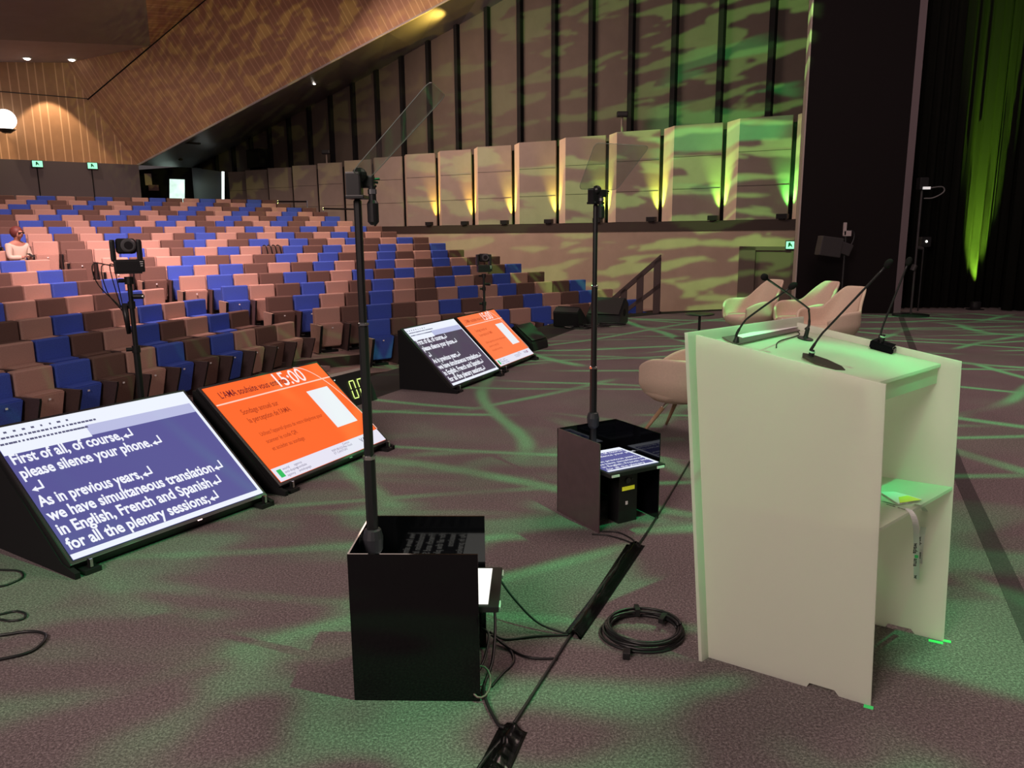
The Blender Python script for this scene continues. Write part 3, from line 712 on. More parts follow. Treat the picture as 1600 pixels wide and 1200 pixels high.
# ================================================================== SCREENS
def tvmat(M, x, y, z=0.): return M @ Matrix.Translation((x, y, z))
WHT = em('screen_white', (.86, .90, 1.0), 1.0)
def display(P, az, tilt, w_, h_, kind, lab, text_col=None):
    """P bottom-left of the picture, az direction of the bottom edge, tilt of the panel"""
    t = thing('display_screen', lab, 'screen', (P.x, P.y, 0), R(az), 'tilted floor screens')
    Tm = Matrix.Translation((0, 0, .075)) @ Matrix.Rotation(R(tilt), 4, 'X')      # local x right, y up the screen, z out
    def ch(nm, bm, m, sm=False, par=t, M=Tm):
        o = obj(nm, bm, m, par, smooth=sm); o.matrix_local = M; return o
    bz = .022
    bm = NB_(); box(bm, (w_/2, h_/2, -.035), (w_+2*bz, h_+2*bz, .062), bev=.006); ch('casing', bm, BLACK)
    bg = {'text': em('screen_purple', (.095, .09, .30), 1.0), 'text_far': em('screen_plum', (.085, .06, .10), 1.0), 'orange': em('screen_orange', (1.0, .14, .022), 1.0), 'orange_far': em('screen_orange_far', (1.0, .21, .07), 1.0)}[kind]
    bm = NB_(); box(bm, (w_/2, h_/2, -.001), (w_, h_, .004)); sc = ch('screen', bm, bg)
    def rect(x0, y0, x1, y1, m, z=.003, nm='screen_area'):
        b = NB_(); box(b, ((x0+x1)/2*w_, (y0+y1)/2*h_, z), ((x1-x0)*w_, (y1-y0)*h_, .001)); return ch(nm, b, m, par=sc, M=Matrix.Identity(4))
    def txt(x, y, s_, m, sz, bold=.0, sx=1., z=.0055, nm='screen_text', rot=0., fit=None):
        o = text_mesh(nm, s_, sz, m, sc, Matrix.Translation((x*w_, y*h_, z)) @ Matrix.Rotation(rot, 4, 'Z'), bold, sx=sx, fit=fit); return o
    if kind.startswith('text'):
        rect(0, .84, 1, 1, WHT, nm='menu_bar'); rect(.40, .80, 1, .885, em('screen_lilac', (.55, .57, .85), .9), .0034, 'tool_strip'); rect(0, .788, .40, .85, WHT, .0034, 'tool_strip')
        rect(0, 0, 1, .036, WHT, nm='status_bar'); rect(.984, 0, 1, .9, WHT, .0036, 'scroll_bar')
        dk = em('ui_dark', (.15, .15, .3), .6)
        b = NB_(); random.seed(3)
        for row, (yy, n, x1) in enumerate(((.955, 9, .36), (.915, 24, .46), (.87, 22, .40))):
            for k in range(n): box(b, ((.02+x1*k/n)*w_, yy*h_, .0045), ((.008+.010*random.random())*w_, .014*h_, .0008))
        ch('toolbar_icons', b, dk, par=sc, M=Matrix.Identity(4))
        W = em('text_white', (.9, .92, 1), 1.)
        FITS = {'First': .515, 'pleas': .625, 'As in': .475, 'we ha': .83, 'in En': .765, 'for a': .695}
        lines = [(.712, 'First of all, of course,'), (.603, 'please silence your phone.'), (.494, ''), (.386, 'As in previous years,'), (.279, 'we have simultaneous translation'), (.172, 'in English, French and Spanish'), (.065, 'for all the plenary sessions;')]
        for yy, s_ in lines:
            xe = .02
            if s_:
                o = txt(.012, yy, s_, W, .092*h_/.84, .0028, fit=FITS[s_[:5]]*w_)
                xe = max(v.co.x for v in o.data.vertices)/w_+.02
            b = NB_(); s5 = .012
            e = xe+.042
            for q in ([(e, .075), (e+.008, .075), (e+.008, .012), (e, .012)], [(e-.03, .022), (e+.004, .022), (e+.004, .010), (e-.03, .010)], [(e-.045, .016), (e-.022, .036), (e-.022, -.004)]):
                prism(b, [(x*w_, (yy+y)*h_, .0045) for x, y in q], (0, 0, .0008))
            ch('return_mark', b, W, par=sc, M=Matrix.Identity(4))
    else:
        far = kind.endswith('far')
        rect(0, 0, 1, .13, em('screen_pale', (.80, .78, .9), 1.), nm='footer_band')
        PW = em('line_pink', (1, .62, .5), 1.)
        rect(0, .805, 1, .818, PW, .0034, 'rule_line')
        DR = em('text_maroon', (.20, .01, .02), .8); DR2 = em('text_rust', (.45, .04, .01), .8)
        DRx = em('text_far_rust', (.60, .08, .03), .8) if far else DR; DR2x = em('text_far_soft', (.7, .10, .03), .8) if far else DR2
        txt(.065, .862, "L'AMA souhaite vous entendre", DRx, .080*h_/.84, .0006, fit=.58*w_)
        txt(.515, .835, '15:00', em('time_white', (1, .85, .85), 1.), .185*h_/.84, .0012, sx=.78, z=.0066)
        txt(.115, .665, 'Sondage annuel sur', DR2x, .063*h_/.84, .0003, fit=.30*w_)
        txt(.115, .575, "la perception de l'AMA", DR2x, .063*h_/.84, .0003, fit=.35*w_)
        txt(.115, .43, "Utilisez l'appareil photo de votre t\u00e9l\u00e9phone pour", DR2x, .047*h_/.84, fit=.545*w_)
        txt(.115, .352, 'scanner le code QR', DR2x, .047*h_/.84, fit=.26*w_)
        txt(.115, .274, 'et acc\u00e9der au sondage', DR2x, .047*h_/.84, fit=.27*w_)
        # thin arc
        b = NB_(); pts = []
        for k in range(22):
            f = k/21; pts.append(((.76+.245*math.sin(f*math.pi/2))*w_, (.13+.87*math.cos(f*math.pi/2)**.9 if k < 21 else .13)*h_, .0045))
        for k in range(21):
            a, b2_ = V(pts[k]), V(pts[k+1]); dd = (b2_-a).normalized(); nn_ = V((-dd.y, dd.x, 0))*.004
            prism(b, [a-nn_, b2_-nn_, b2_+nn_, a+nn_], (0, 0, .0006))
        ch('arc_line', b, PW, par=sc, M=Matrix.Identity(4))
        rect(.70, .28, .905, .72, em('blank_white', (.85, .87, .92), 1.), .0036, 'blank_square')
        FT = em('footer_ink', (.25, .22, .35), .8)
        rect(.025, .03, .06, .105, em('logo_green', (.03, .55, .12), .9), .0036, 'logo_block')
        txt(.07, .085, 'world\nanti-doping\nagency', FT, .027*h_/.84); txt(.165, .085, 'agence\nmondiale\nantidopage', FT, .027*h_/.84)
        txt(.50, .075, 'REPUBLIQUE\nET CANTON', FT, .025*h_/.84); txt(.62, .10, 'Canton\nde Vaud', FT, .025*h_/.84)
        txt(.78, .06, 'VAUD', FT, .052*h_/.84, .0008); rect(.872, .06, .89, .095, em('logo_pink', (.7, .05, .25), .9), .0036, 'logo_block')
    bm = NB_(); box(bm, (w_*.60, -.028, .001), (.03, .006, .004)); ch('badge', bm, CHROME)
    # wedge stand behind
    y1 = math.cos(R(tilt))*(h_+bz); z1 = math.sin(R(tilt))*(h_+bz)+.02
    for xx in (-.03, w_+.005):
        bm = NB_(); prism(bm, [(xx, -.06, 0), (xx, y1+.04, 0), (xx, y1+.04, z1+.03), (xx, y1-.0, z1+.03), (xx, .05, .055), (xx, -.06, .03)], (.025, 0, 0)); obj('stand_side', bm, BLACKM, t)
    bm = NB_(); prism(bm, [(0, y1+.01, 0), (0, y1+.03, 0), (0, y1+.03, z1), (0, y1+.01, z1)], (w_, 0, 0)); obj('stand_back', bm, BLACKM, t)
    for xx in (.06, w_-.02):
        bm = NB_(); box(bm, (xx, -.03, .045), (.012, .02, .05)); box(bm, (xx, -.02, .012), (.08, .08, .024)); obj('foot', bm, BLACK, t)
        bm = NB_(); box(bm, (xx, -.044, .05), (.014, .008, .04)); obj('pin', bm, CHROME, t)
    return t
display(V((-2.116, 3.468, 0)), 57.6, 38.3, 1.136, .888, 'text', 'purple floor screen with large white English text, nearest on the left')
display(V((-1.458, 4.629, 0)), 63.6, 41.2, 1.12, .829, 'orange', 'orange floor screen with French text, nearer of the two orange screens')
display(V((-.599, 7.705, 0)), 65.1, 43.9, 1.061, .797, 'text_far', 'dark floor screen with white English text, in the farther pair by the seats')
display(V((-.130, 8.841, 0)), 66.5, 44.8, 1.029, .781, 'orange_far', 'orange floor screen with French text, in the farther pair by the seats')

# timer
t = thing('countdown_timer', 'black countdown clock with yellow-green digits behind the orange screen', 'clock', (-1.62, 6.88, 0), R(62))
bm = NB_(); prism(bm, [(0, 0, 0), (0, .22, 0), (0, .22, .30), (0, .12, .30)], (.62, 0, 0)); obj('casing', bm, BLACK, t)
Tt = Matrix.Translation((0, -.004, .004)) @ Matrix.Rotation(math.atan2(.30, .12), 4, 'X')
DG = em('digit_glow', (.75, .95, .25), 1.2)
def seg7(par, M, x, y, w_, h_, segs):
    b = NB_(); k = .010
    S7 = {'a': (x+w_/2, y+h_, w_, k), 'd': (x+w_/2, y, w_, k), 'g': (x+w_/2, y+h_/2, w_, k), 'f': (x, y+h_*.75, k, h_*.42), 'b': (x+w_, y+h_*.75, k, h_*.42), 'e': (x, y+h_*.25, k, h_*.42), 'c': (x+w_, y+h_*.25, k, h_*.42)}
    for s_ in segs: c = S7[s_]; box(b, (c[0], c[1], .003), (c[2], c[3], .003))
    o = obj('digit', b, DG, par); o.matrix_local = M
seg7(t, Tt, .30, .07, .065, .17, 'abcdef'); seg7(t, Tt, .42, .07, .065, .17, 'abcdef')
bm = NB_(); box(bm, (0.08, .285, .004), (.02, .008, .003)); box(bm, (0.12, .285, .004), (.012, .008, .003)); o = obj('indicator_light', bm, em('led_white', (.7, 1, .9), 1.5), t); o.matrix_local = Tt

# ================================================================== TELEPROMPTERS
def prompter(c_back, opening, width, depth, htop, pole, gl_dir, labs, ztop_, gsize):
    """box open towards `opening` (plan unit vector)"""
    op = V((*opening, 0)).normalized(); rz = math.atan2(-op.x, op.y)+math.pi      # local -y = opening
    t = thing('prompter_cabinet', labs[0], 'prompter cabinet', (*c_back, 0), rz, 'black prompter cabinets')
    hw = width/2; th = .006
    bm = NB_(); box(bm, (0, 0, htop/2), (width, th, htop)); obj('back_panel', bm, GLOSS, t)
    for sx in (-1, 1):
        bm = NB_(); box(bm, (sx*(hw-th/2), -depth/2-th/2, htop/2), (th, depth, htop)); obj('side_panel', bm, SHEEN if (sx == labs[3]) else GLOSS, t)
    # monitor lying inside
    mt = thing('prompter_monitor', labs[1], 'monitor', t.matrix_basis @ V((0, 0, 0)), rz, 'prompter monitors')
    mt.location = (*c_back, 0)
    Mz = .335; y0, y1 = -.07, -depth-.07; yc = (y0+y1)/2
    bm = NB_(); box(bm, (0, yc, Mz), (width-.04, abs(y1-y0), .022), bev=.004); obj('casing', bm, BLACK, mt)
    bm = NB_(); box(bm, (0, yc+.01, Mz+.0125), (width-.075, abs(y1-y0)-.055, .002)); sc = obj('screen', bm, labs[4], mt)
    if labs[5] is False:
        DK = em('monitor_dark', (.05, .04, .05), .5)
        bm = NB_(); box(bm, (-.0, yc+.075, Mz+.0142), (width-.09, abs(y1-y0)*.60, .0008)); obj('dark_area', bm, DK, sc)
        for k in range(6):
            tm = text_mesh('screen_text', ('we have simultaneous', 'translation in English', 'French and Spanish', 'for all the plenary', 'sessions', 'As in previous')[k], .040, labs[4], sc, Matrix.Translation((-.13, yc+.165-k*.043, Mz+.015)), .0012)
    if labs[5]:
        W = em('text_white', (.9, .92, 1), 1.)
        for k, s_ in enumerate(('First of all, of course,', 'please silence your phone.', '', 'As in previous years,', 'we have simultaneous', 'in English, French and', 'for all the plenary')):
            if s_: text_mesh('screen_text', s_, .036, W, sc, Matrix.Translation((-.155, yc+.115-k*.042, Mz+.0145)), .0004)
        bm = NB_(); box(bm, (0, yc+.165, Mz+.0145), (width-.075, .045, .0008)); obj('menu_bar', bm, WHT, sc)
        bm = NB_(); box(bm, (0, y1+.045, Mz+.0145), (width-.075, .018, .0008)); box(bm, (hw-.045, yc+.01, Mz+.0145), (.014, abs(y1-y0)-.055, .0008)); obj('status_bar', bm, WHT, sc)
    for sx in (-1, 1):
        bm = NB_(); box(bm, (sx*(hw-.055), y1-.002, Mz-.002), (.05, .006, .012)); obj('corner_clip', bm, WHITEP, mt)
    bm = NB_(); box(bm, (0, -.03, Mz-.03), (width-.03, .05, .02)); tube(bm, [(0, -.02, .0), (0, -.02, Mz-.02)], .012); obj('bracket', bm, BLACK, mt)
    # pole with base, motor head
    pt = thing('prompter_stand', labs[2], 'stand', (pole[0], pole[1], 0), rz, 'teleprompter poles')
    bm = NB_(); lathe(bm, [(.04, 0), (.04, .012), (.03, .02), (.025, .03)], seg=28); obj('base_plate', bm, BLACK, pt)
    secs = [(.02, .83, .0225), (.83, 1.30, .0185), (1.30, ztop_, .0145)]
    for z0, z1, r in secs:
        bm = NB_(); box(bm, (0, 0, (z0+z1)/2), (r*1.7, r*1.7, z1-z0), bev=r*.45, seg=1); obj('pole_section', bm, BLACK, pt)
    for z, r in ((.83, .024), (1.30, .0195)):
        bm = NB_(); box(bm, (0, 0, z), (r*1.8, r*1.8, .010), bev=r*.45, seg=1); obj('silver_collar', bm, CHROME, pt)
    bm = NB_(); lathe(bm, [(.024, .47), (.034, .485), (.037, .53), (.030, .56), (.024, .565)], seg=16); obj('lower_clamp', bm, mat('grey_rubber', (.03, .032, .038), .5), pt)
    H = ztop_
    bm = NB_(); box(bm, (0, 0, H+.005), (.08, .06, .012), bev=.003); box(bm, (-.012, .005, H+.045), (.045, .05, .08), bev=.006); box(bm, (.018, -.03, H+.055), (.03, .05, .04), bev=.006)
    sphere(bm, (.0, -.01, H+.075), .026, seg=12); obj('tilt_head', bm, BLACK, pt)
    bm = NB_(); tube(bm, [(.0, -.05, H+.04), (.0, -.05, H-.005), (.0, -.05, H-.015), (.0, -.05, H-.075), (.0, -.05, H-.085)], [.012, .013, .019, .019, .010], 14); obj('motor', bm, BLACK, pt)
    bm = NB_(); tube(bm, [(.0, -.05, H+.015), (.0, -.05, H+.03)], .0145, 12); obj('motor_ring', bm, CHROME, pt)
    bm = NB_()
    for k in range(3): tube(bm, [(.022, -.04, H+.05+.006*k), (.042, -.055-.006*k, H+.042+.012*k)], .0045, 6)
    obj('knob', bm, BLACK, pt)
    # glass
    g = V((*gl_dir, 0)).normalized(); e1 = (g+V((0, 0, 1))).normalized(); e2 = V((-g.y, g.x, 0)); nn_ = e1.cross(e2)
    base = V((pole[0], pole[1], H+.075))+g*.02
    L, wb, wt = gsize; r = .035
    outl = [(-wb/2, 0), (-wb/2-.01, .02)] 
    cor = [(-wb/2, 0), (wb/2, 0), (wt/2, L), (-wt/2, L)]
    pts = []
    for i in range(4):
        p = V(cor[i]); a = V(cor[i-1]); b_ = V(cor[(i+1) % 4]); da = (a-p).normalized(); db = (b_-p).normalized()
        for k in range(6):
            f = k/5; q = (p+da*r)*(1-f)**2+p*2*f*(1-f)+(p+db*r)*f*f; pts.append(q)
    bm = NB_(); prism(bm, [base+e2*q.x+e1*q.y for q in pts], nn_*.004)
    gg = obj('prompter_glass', bm, GLASS, None)
    tag(gg, labs[6], 'glass pane', 'teleprompter glasses')
    loop = [base+e2*q.x+e1*q.y+nn_*.002 for q in pts]; bm = NB_(); tube(bm, loop+[loop[0]], .0013, 5); obj('polished_edge', bm, mat('glass_edge', (.22, .25, .23), .2), gg)
    return t, mt, pt
SIDE2 = -1
PM1 = em('monitor_white', (1, .96, .88), 1.25)
PM2 = em('monitor_purple', (.11, .11, .32), 1.)
prompter((-.552, 2.61), (1, -.03), .36, .435, .545, (-.505, 2.61), (1, -.1),
         ('black open-sided prompter cabinet in the foreground', 'monitor with a white screen lying in the foreground prompter cabinet', 'tall telescopic pole rising from the foreground cabinet', 9, PM1, False, 'clear tilted glass pane on top of the foreground pole'), 1.715, (.37, .22, .26))
MC = prompter((.441, 4.385), (.50, -.86), .42, .40, .50, (.475, 4.40), (.5, -.87),
         ('black prompter cabinet with painted mauve sheen, farther back, beside the white lectern', 'monitor showing small text lying in the farther prompter cabinet', 'tall telescopic pole rising from the farther cabinet', SIDE2, PM2, True, 'clear rounded glass pane on the farther pole, before the green-lit panels'), 1.755, (.31, .26, .36))
# control unit + base disc under the farther monitor
op = V((.50, -.86, 0)).normalized(); rz = math.atan2(-op.x, op.y)+math.pi
t = thing('prompter_control_unit', 'black control unit with yellow label inside the farther cabinet', 'control unit', (.441, 4.385, 0), rz)
bm = NB_(); box(bm, (.03, -.30, .145), (.13, .10, .29), bev=.004); obj('housing', bm, BLACK, t)
bm = NB_(); box(bm, (.03, -.352, .20), (.085, .004, .022)); obj('yellow_label', bm, mat('yellow_label', (.85, .85, .03), .5, emit=(.9, .9, .05), es=.25), t)  # label brightness lifted by a faint glow put into its material
bm = NB_(); tube(bm, [(.025, -.351, .245), (.025, -.357, .245)], .016, 16); tube(bm, [(.055, -.351, .25), (.055, -.356, .25)], .004, 8); obj('dial', bm, mat('dark_grey_plastic', (.08, .08, .08), .4), t)
bm = NB_(); box(bm, (.02, -.352, .115), (.014, .003, .02)); obj('white_label', bm, WHITEP, t)
t = thing('prompter_control_unit', 'black control unit behind the monitor in the foreground cabinet', 'control unit', (-.552, 2.61, 0), math.atan2(-1, -.03)+math.pi)
bm = NB_(); box(bm, (.03, -.36, .145), (.13, .09, .29), bev=.004); obj('housing', bm, BLACK, t)
bm = NB_(); tube(bm, [(.10, -.37, .24), (.10, -.43, .24)], .05, 18); obj('cable_drum', bm, BLACKM, t)

# ================================================================== LECTERN
F1 = V((.735, 2.692, 0)); LD = V((.833, -.553, 0)).normalized(); LN = V((.553, .833, 0)).normalized()
def lp(s, n, z): return F1+LD*s+LN*n+V((0, 0, z))
lec = thing('lectern', 'frosted white acrylic lectern on the stage at right', 'lectern', (0, 0, 0))
T_ = .012
prof = [(0, 0), (.37, 0), (.378, .018), (.462, .018), (.478, 0), (.58, 0), (.541, 1.118), (-.118, 1.242)]
bm = NB_(); prism(bm, [lp(s, 0, z) for s, z in prof], LN*T_); obj('side_panel', bm, ACR, lec)
W_ = .613; OFF = .17
bm = NB_(); prism(bm, [lp(s+OFF, W_, z) for s, z in prof], LN*T_); obj('side_panel', bm, ACR, lec)
# front panel between the two leading edges, standing slightly proud at the top
bm = NB_(); a0, a1, c1, c0 = lp(-.013, -.0435, 0), lp(OFF-.013, W_+.045, 0), lp(.118, W_+.045, 1.251), lp(-.115, -.0435, 1.247)
off = LD*.012; hexa(bm, [a0, a1, a1+off, a0+off, c0, c1, c1+off, c0+off]); obj('front_panel', bm, ACR, lec)
def zd(s): return 1.242-.188*(s+.118)-.026
def desk(s, n, dz=0.): return lp(s+OFF*n/W_, n, zd(s)+dz)
bm = NB_(); hexa(bm, [desk(-.095, .013, -.012), desk(.475, .013, -.012), desk(.475, W_-.002, -.012), desk(-.095, W_-.002, -.012), desk(-.095, .013), desk(.475, .013), desk(.475, W_-.002), desk(-.095, W_-.002)]); obj('desk_top', bm, ACR, lec)
bm = NB_()
def hz(s, n, z): return lp(s+OFF*n/W_, n, z)
hexa(bm, [hz(.455, .013, 1.03), hz(.467, .013, 1.03), hz(.467, W_-.002, 1.03), hz(.455, W_-.002, 1.03), hz(.455, .013, 1.10), hz(.467, .013, 1.10), hz(.467, W_-.002, 1.10), hz(.455, W_-.002, 1.10)]); obj('rear_rail', bm, ACR, lec)
bm = NB_(); zs = .635
hexa(bm, [hz(-.05, .013, zs-.012), hz(.555, .013, zs-.012), hz(.555, W_-.002, zs-.012), hz(-.05, W_-.002, zs-.012), hz(-.05, .013, zs), hz(.555, .013, zs), hz(.555, W_-.002, zs), hz(-.05, W_-.002, zs)]); obj('shelf', bm, ACR, lec)
TG = mat('green_marker_tape', (.05, .75, .15), .6, emit=(.1, .9, .25), es=.15)
for k, (x, y, lb) in enumerate(((1357, 1105, 'bit of bright green marker tape at the near lectern panel foot'), (1462, 1003, 'bit of bright green marker tape at the far lectern panel foot'), (1479, 1002, 'second bit of green marker tape just outside the far lectern panel'))):
    P = atz(x, y); bm = NB_(); box(bm, (0, 0, .001), (.03 if k != 1 else .05, .018, .002), rot=Matrix.Rotation(-.5, 3, 'Z')); tag(obj('marker_tape', bm, TG, loc=P), lb, 'tape', 'green marker tapes')
# desk plane helper
dpn = (desk(.4, .1)-desk(0, .1)).cross(desk(0, .5)-desk(0, .1)).normalized()
def ond(x, y): return onpl(x, y, desk(0, .1), dpn)
def solve_tip(B, x, y, hdir):
    # point B + a*hdir + b*z that projects to (x, y)
    n = V((hdir.y, -hdir.x, 0)); return onpl(x, y, B, n)
obj0 = obj; dsx = (desk(.4, .1)-desk(0, .1)).normalized()
if dpn.z < 0: dpn = -dpn
FOAM = mat('foam_black', (.012, .012, .012), .95, spec=.1)
def goose(base_px, mids, tip_px, hdir, base, lab, r=.0042):
    B = ond(*base_px)+dpn*.0005; QR = Matrix((dsx, dpn.cross(dsx), dpn)).transposed()
    def obj(name, bm, m, parent=None, **kw):
        if name != 'gooseneck' and name != 'windscreen': bmesh.ops.rotate(bm, verts=bm.verts, matrix=QR)
        return obj0(name, bm, m, parent, **kw)
    t = thing('gooseneck_microphone', lab, 'microphone', B, 0, 'gooseneck microphones')
    pts = [V((0, 0, .01))]
    if base in ('disc',):
        bm = NB_(); lathe(bm, [(.030, 0), (.030, .004), (.012, .007), (.0085, .012), (.008, .04), (.006, .048)], seg=24); obj('base', bm, BLACK, t, smooth=False); pts = [V((0, 0, .04))]
    elif base == 'socket':
        bm = NB_(); lathe(bm, [(.012, -.005), (.011, .012), (.007, .028)], seg=16); obj('base', bm, BLACK, t); pts = [V((0, 0, .02))]
    elif base == 'block':
        bm = NB_(); hexa(bm, [(-.045, -.038, 0), (.045, -.05, 0), (.05, .028, 0), (-.04, .04, 0), (-.05, -.02, .030), (.04, -.035, .022), (.045, .022, .028), (-.035, .03, .036)]); bmesh.ops.bevel(bm, geom=list(bm.edges), offset=.005, segments=2, affect='EDGES'); bmesh.ops.translate(bm, verts=bm.verts, vec=(.012, -.008, .001)); obj('base', bm, GLOSS, t)
        bm = NB_(); lathe(bm, [(.010, .028), (.010, .045), (.007, .058)], seg=16); obj('collar', bm, BLACK, t); pts = [V((0, 0, .05))]
        bm = NB_(); lathe(bm, [(.0105, .047), (.0105, .052)], seg=16); obj('light_ring', bm, mat('ring_green', (.4, .9, .5), .3), t)
    elif base == 'plate':
        bm = NB_(); pl = [(-.06, .02), (-.03, .045), (.02, .05), (.075, .03), (.10, -.01), (.07, -.04), (0, -.045), (-.05, -.02)]
        prism(bm, [(x, y, .0+(-x*.1)) for x, y in pl], (0, 0, .007)); bmesh.ops.translate(bm, verts=bm.verts, vec=(.03, -.02, .002)); obj('base', bm, mat('bronze_plate', (.08, .055, .05), .3, metal=.5), t)
        bm = NB_(); lathe(bm, [(.010, .004), (.010, .022), (.007, .034)], seg=16); obj('collar', bm, BLACK, t); pts = [V((0, 0, .03))]
        bm = NB_(); lathe(bm, [(.0105, .024), (.0105, .029)], seg=16); obj('light_ring', bm, mat('ring_green', (.4, .9, .5), .3), t)
    for x, y in mids: pts.append(solve_tip(B, x, y, hdir)-B)
    tip = solve_tip(B, *tip_px, hdir)-B; pts.append(tip)
    sp = smoothpath(pts, 6); bm = NB_(); tube(bm, sp, [r*1.25 if k < len(sp)*.35 else r*.9 for k in range(len(sp))], 8); obj('gooseneck', bm, BLACK, t, smooth=True)
    d = (sp[-1]-sp[-3]).normalized(); bm = NB_(); q = d.to_track_quat('Z', 'Y').to_matrix().to_4x4(); q.translation = tip+d*.012
    rr = bmesh.ops.create_uvsphere(bm, u_segments=14, v_segments=10, radius=1, matrix=q @ Matrix.Diagonal((.0115, .0115, .017, 1))); obj('windscreen', bm, FOAM, t, smooth=True)
    return t
goose((1149, 538), [(1152, 520), (1162, 504), (1175, 492)], (1234, 450), LD, 'socket', 'left gooseneck microphone on the lectern, leaning right')
goose((1258, 530), [(1264, 508), (1264, 487), (1258, 478)], (1196, 434), -LN, 'disc', 'round-based gooseneck microphone crossing another, pointing left')
goose((1266, 561), [(1268, 545), (1284, 522), (1300, 505)], (1384, 416), LD, 'plate', 'middle gooseneck microphone on a bronze plate by the near lectern edge')
goose((1374, 545), [(1374, 530), (1380, 508), (1392, 478)], (1418, 413), LD, 'block', 'right gooseneck microphone on a glossy black block base')
# items on the desk
a, b_, c, d = ond(1128, 530), ond(1238, 513), ond(1250, 519), ond(1150, 542)
bm = NB_(); hexa(bm, [p+V((0, 0, .0045)) for p in (a, b_, c, d)]+[p+V((0, 0, .0085)) for p in (a, b_, c, d)]); tag(obj('dark_folder', bm, mat('folder_sheen', (.10, .06, .065), .3)), 'slim dark folder along the front edge of the lectern desk', 'folder')
a, b_, c, d = ond(1150, 528), ond(1247, 508), ond(1249, 514), ond(1160, 532)
bm = NB_(); hexa(bm, [p+V((0, 0, .009)) for p in (a, b_, c, d)]+[p+V((0, 0, .0105)) for p in (a, b_, c, d)]); tag(obj('paper_sheet', bm, mat('paper', (.85, .85, .83), .8)), 'white paper sheet on the dark folder', 'paper')
bm = NB_(); tube(bm, smoothpath([ond(x, y)+V((0, 0, .004)) for x, y in ((1213, 545), (1214, 538), (1222, 533), (1240, 528), (1249, 524), (1246, 519))], 6), .0022, 6); tag(obj('thin_cable', bm, BLACK, smooth=True), 'thin black cable curling on the lectern desk', 'cable')
# lanyard and badge on the shelf
hzn = V((0, 0, 1)); 
def onz(x, y, z): return atz(x, y, z)
bz_ = zs+.002
ln_ = thing('lanyard', 'white lanyard with black lettering hanging over the lectern shelf', 'lanyard', (0, 0, 0))
bd = [onz(x, y, bz_+.004) for x, y in ((1376, 770), (1397, 769), (1441, 781), (1404, 788))]
bm = NB_(); hexa(bm, [p for p in bd]+[p+V((0, 0, .003)) for p in bd]); obj('name_badge', bm, WHITEP, ln_)
bd = [onz(x, y, bz_+.008) for x, y in ((1404, 777), (1418, 774.5), (1440, 781), (1406, 786))]
bm = NB_(); hexa(bm, [p for p in bd]+[p+V((0, 0, .001)) for p in bd]); obj('yellow_stripe', bm, mat('yellow_print', (.75, .8, .1), .5), ln_)
def strap(pts, wv, nm='strap'):
    bm = NB_(); P = smoothpath(pts, 5); prev = None
    for p in P:
        a, b_ = bm.verts.new(p-wv*.5), bm.verts.new(p+wv*.5)
        if prev: bm.faces.new((prev[0], prev[1], b_, a))
        prev = (a, b_)
    bmesh.ops.solidify(bm, geom=bm.faces[:], thickness=.0015); return obj(nm, bm, WHITEP, ln_)
edge_s = onz(1424, 798, bz_)
E1 = onz(1427, 796, bz_+.002); nrm = V((LD.y, -LD.x, 0))
pl = lambda x, y, dd=0.: onpl(x, y, E1+LD*.01, LD)+LD*dd
strap([onz(1378, 783, bz_+.004), onz(1402, 790, bz_+.004), onz(1421, 797, bz_+.004), pl(1430, 815), pl(1432, 845), pl(1432, 905)], LD*.020)
strap([onz(1410, 786, bz_+.006), onz(1432, 788, bz_+.006), pl(1445, 798), pl(1444, 815), pl(1440, 840), pl(1437, 870), pl(1438, 905)], LD*.020)
Mt = Matrix((-LN, V((0, 0, 1)).cross(-LN), V((0, 0, 1)))) 
INK = mat('lanyard_ink', (.02, .02, .02), .6); INKG = mat('lanyard_green', (.05, .6, .15), .6)
def vert_text(px, py, s_, m, sz):
    P = pl(px, py, .003); X = V((0, 0, -1)); Z = -LN; Y = Z.cross(X)
    M = Matrix((X, Y, Z)).transposed().to_4x4(); M.translation = P-LN*.004-LD*.006; text_mesh('strap_lettering', s_, sz, m, ln_, M, .0006)
vert_text(1430, 848, 'wada', INK, .019); vert_text(1430, 872, 'ama', INK, .019); vert_text(1430, 898, 'w', INK, .019)
vert_text(1437, 838, 'wada', INK, .017); vert_text(1437, 862, 'ama', INK, .017)
bm = NB_(); P = pl(1432, 869, .0)-LN*.003; box(bm, P, (.010, .006, .010)); obj('green_mark', bm, INKG, ln_)
X = (onz(1402, 790, bz_)-onz(1378, 783, bz_)).normalized(); Z = V((0, 0, 1)); Y = Z.cross(X); M = Matrix((X, Y, Z)).transposed().to_4x4(); M.translation = onz(1384, 788, bz_+.0065)
text_mesh('strap_lettering', 'wada  ama', .016, INK, ln_, M, .0005)

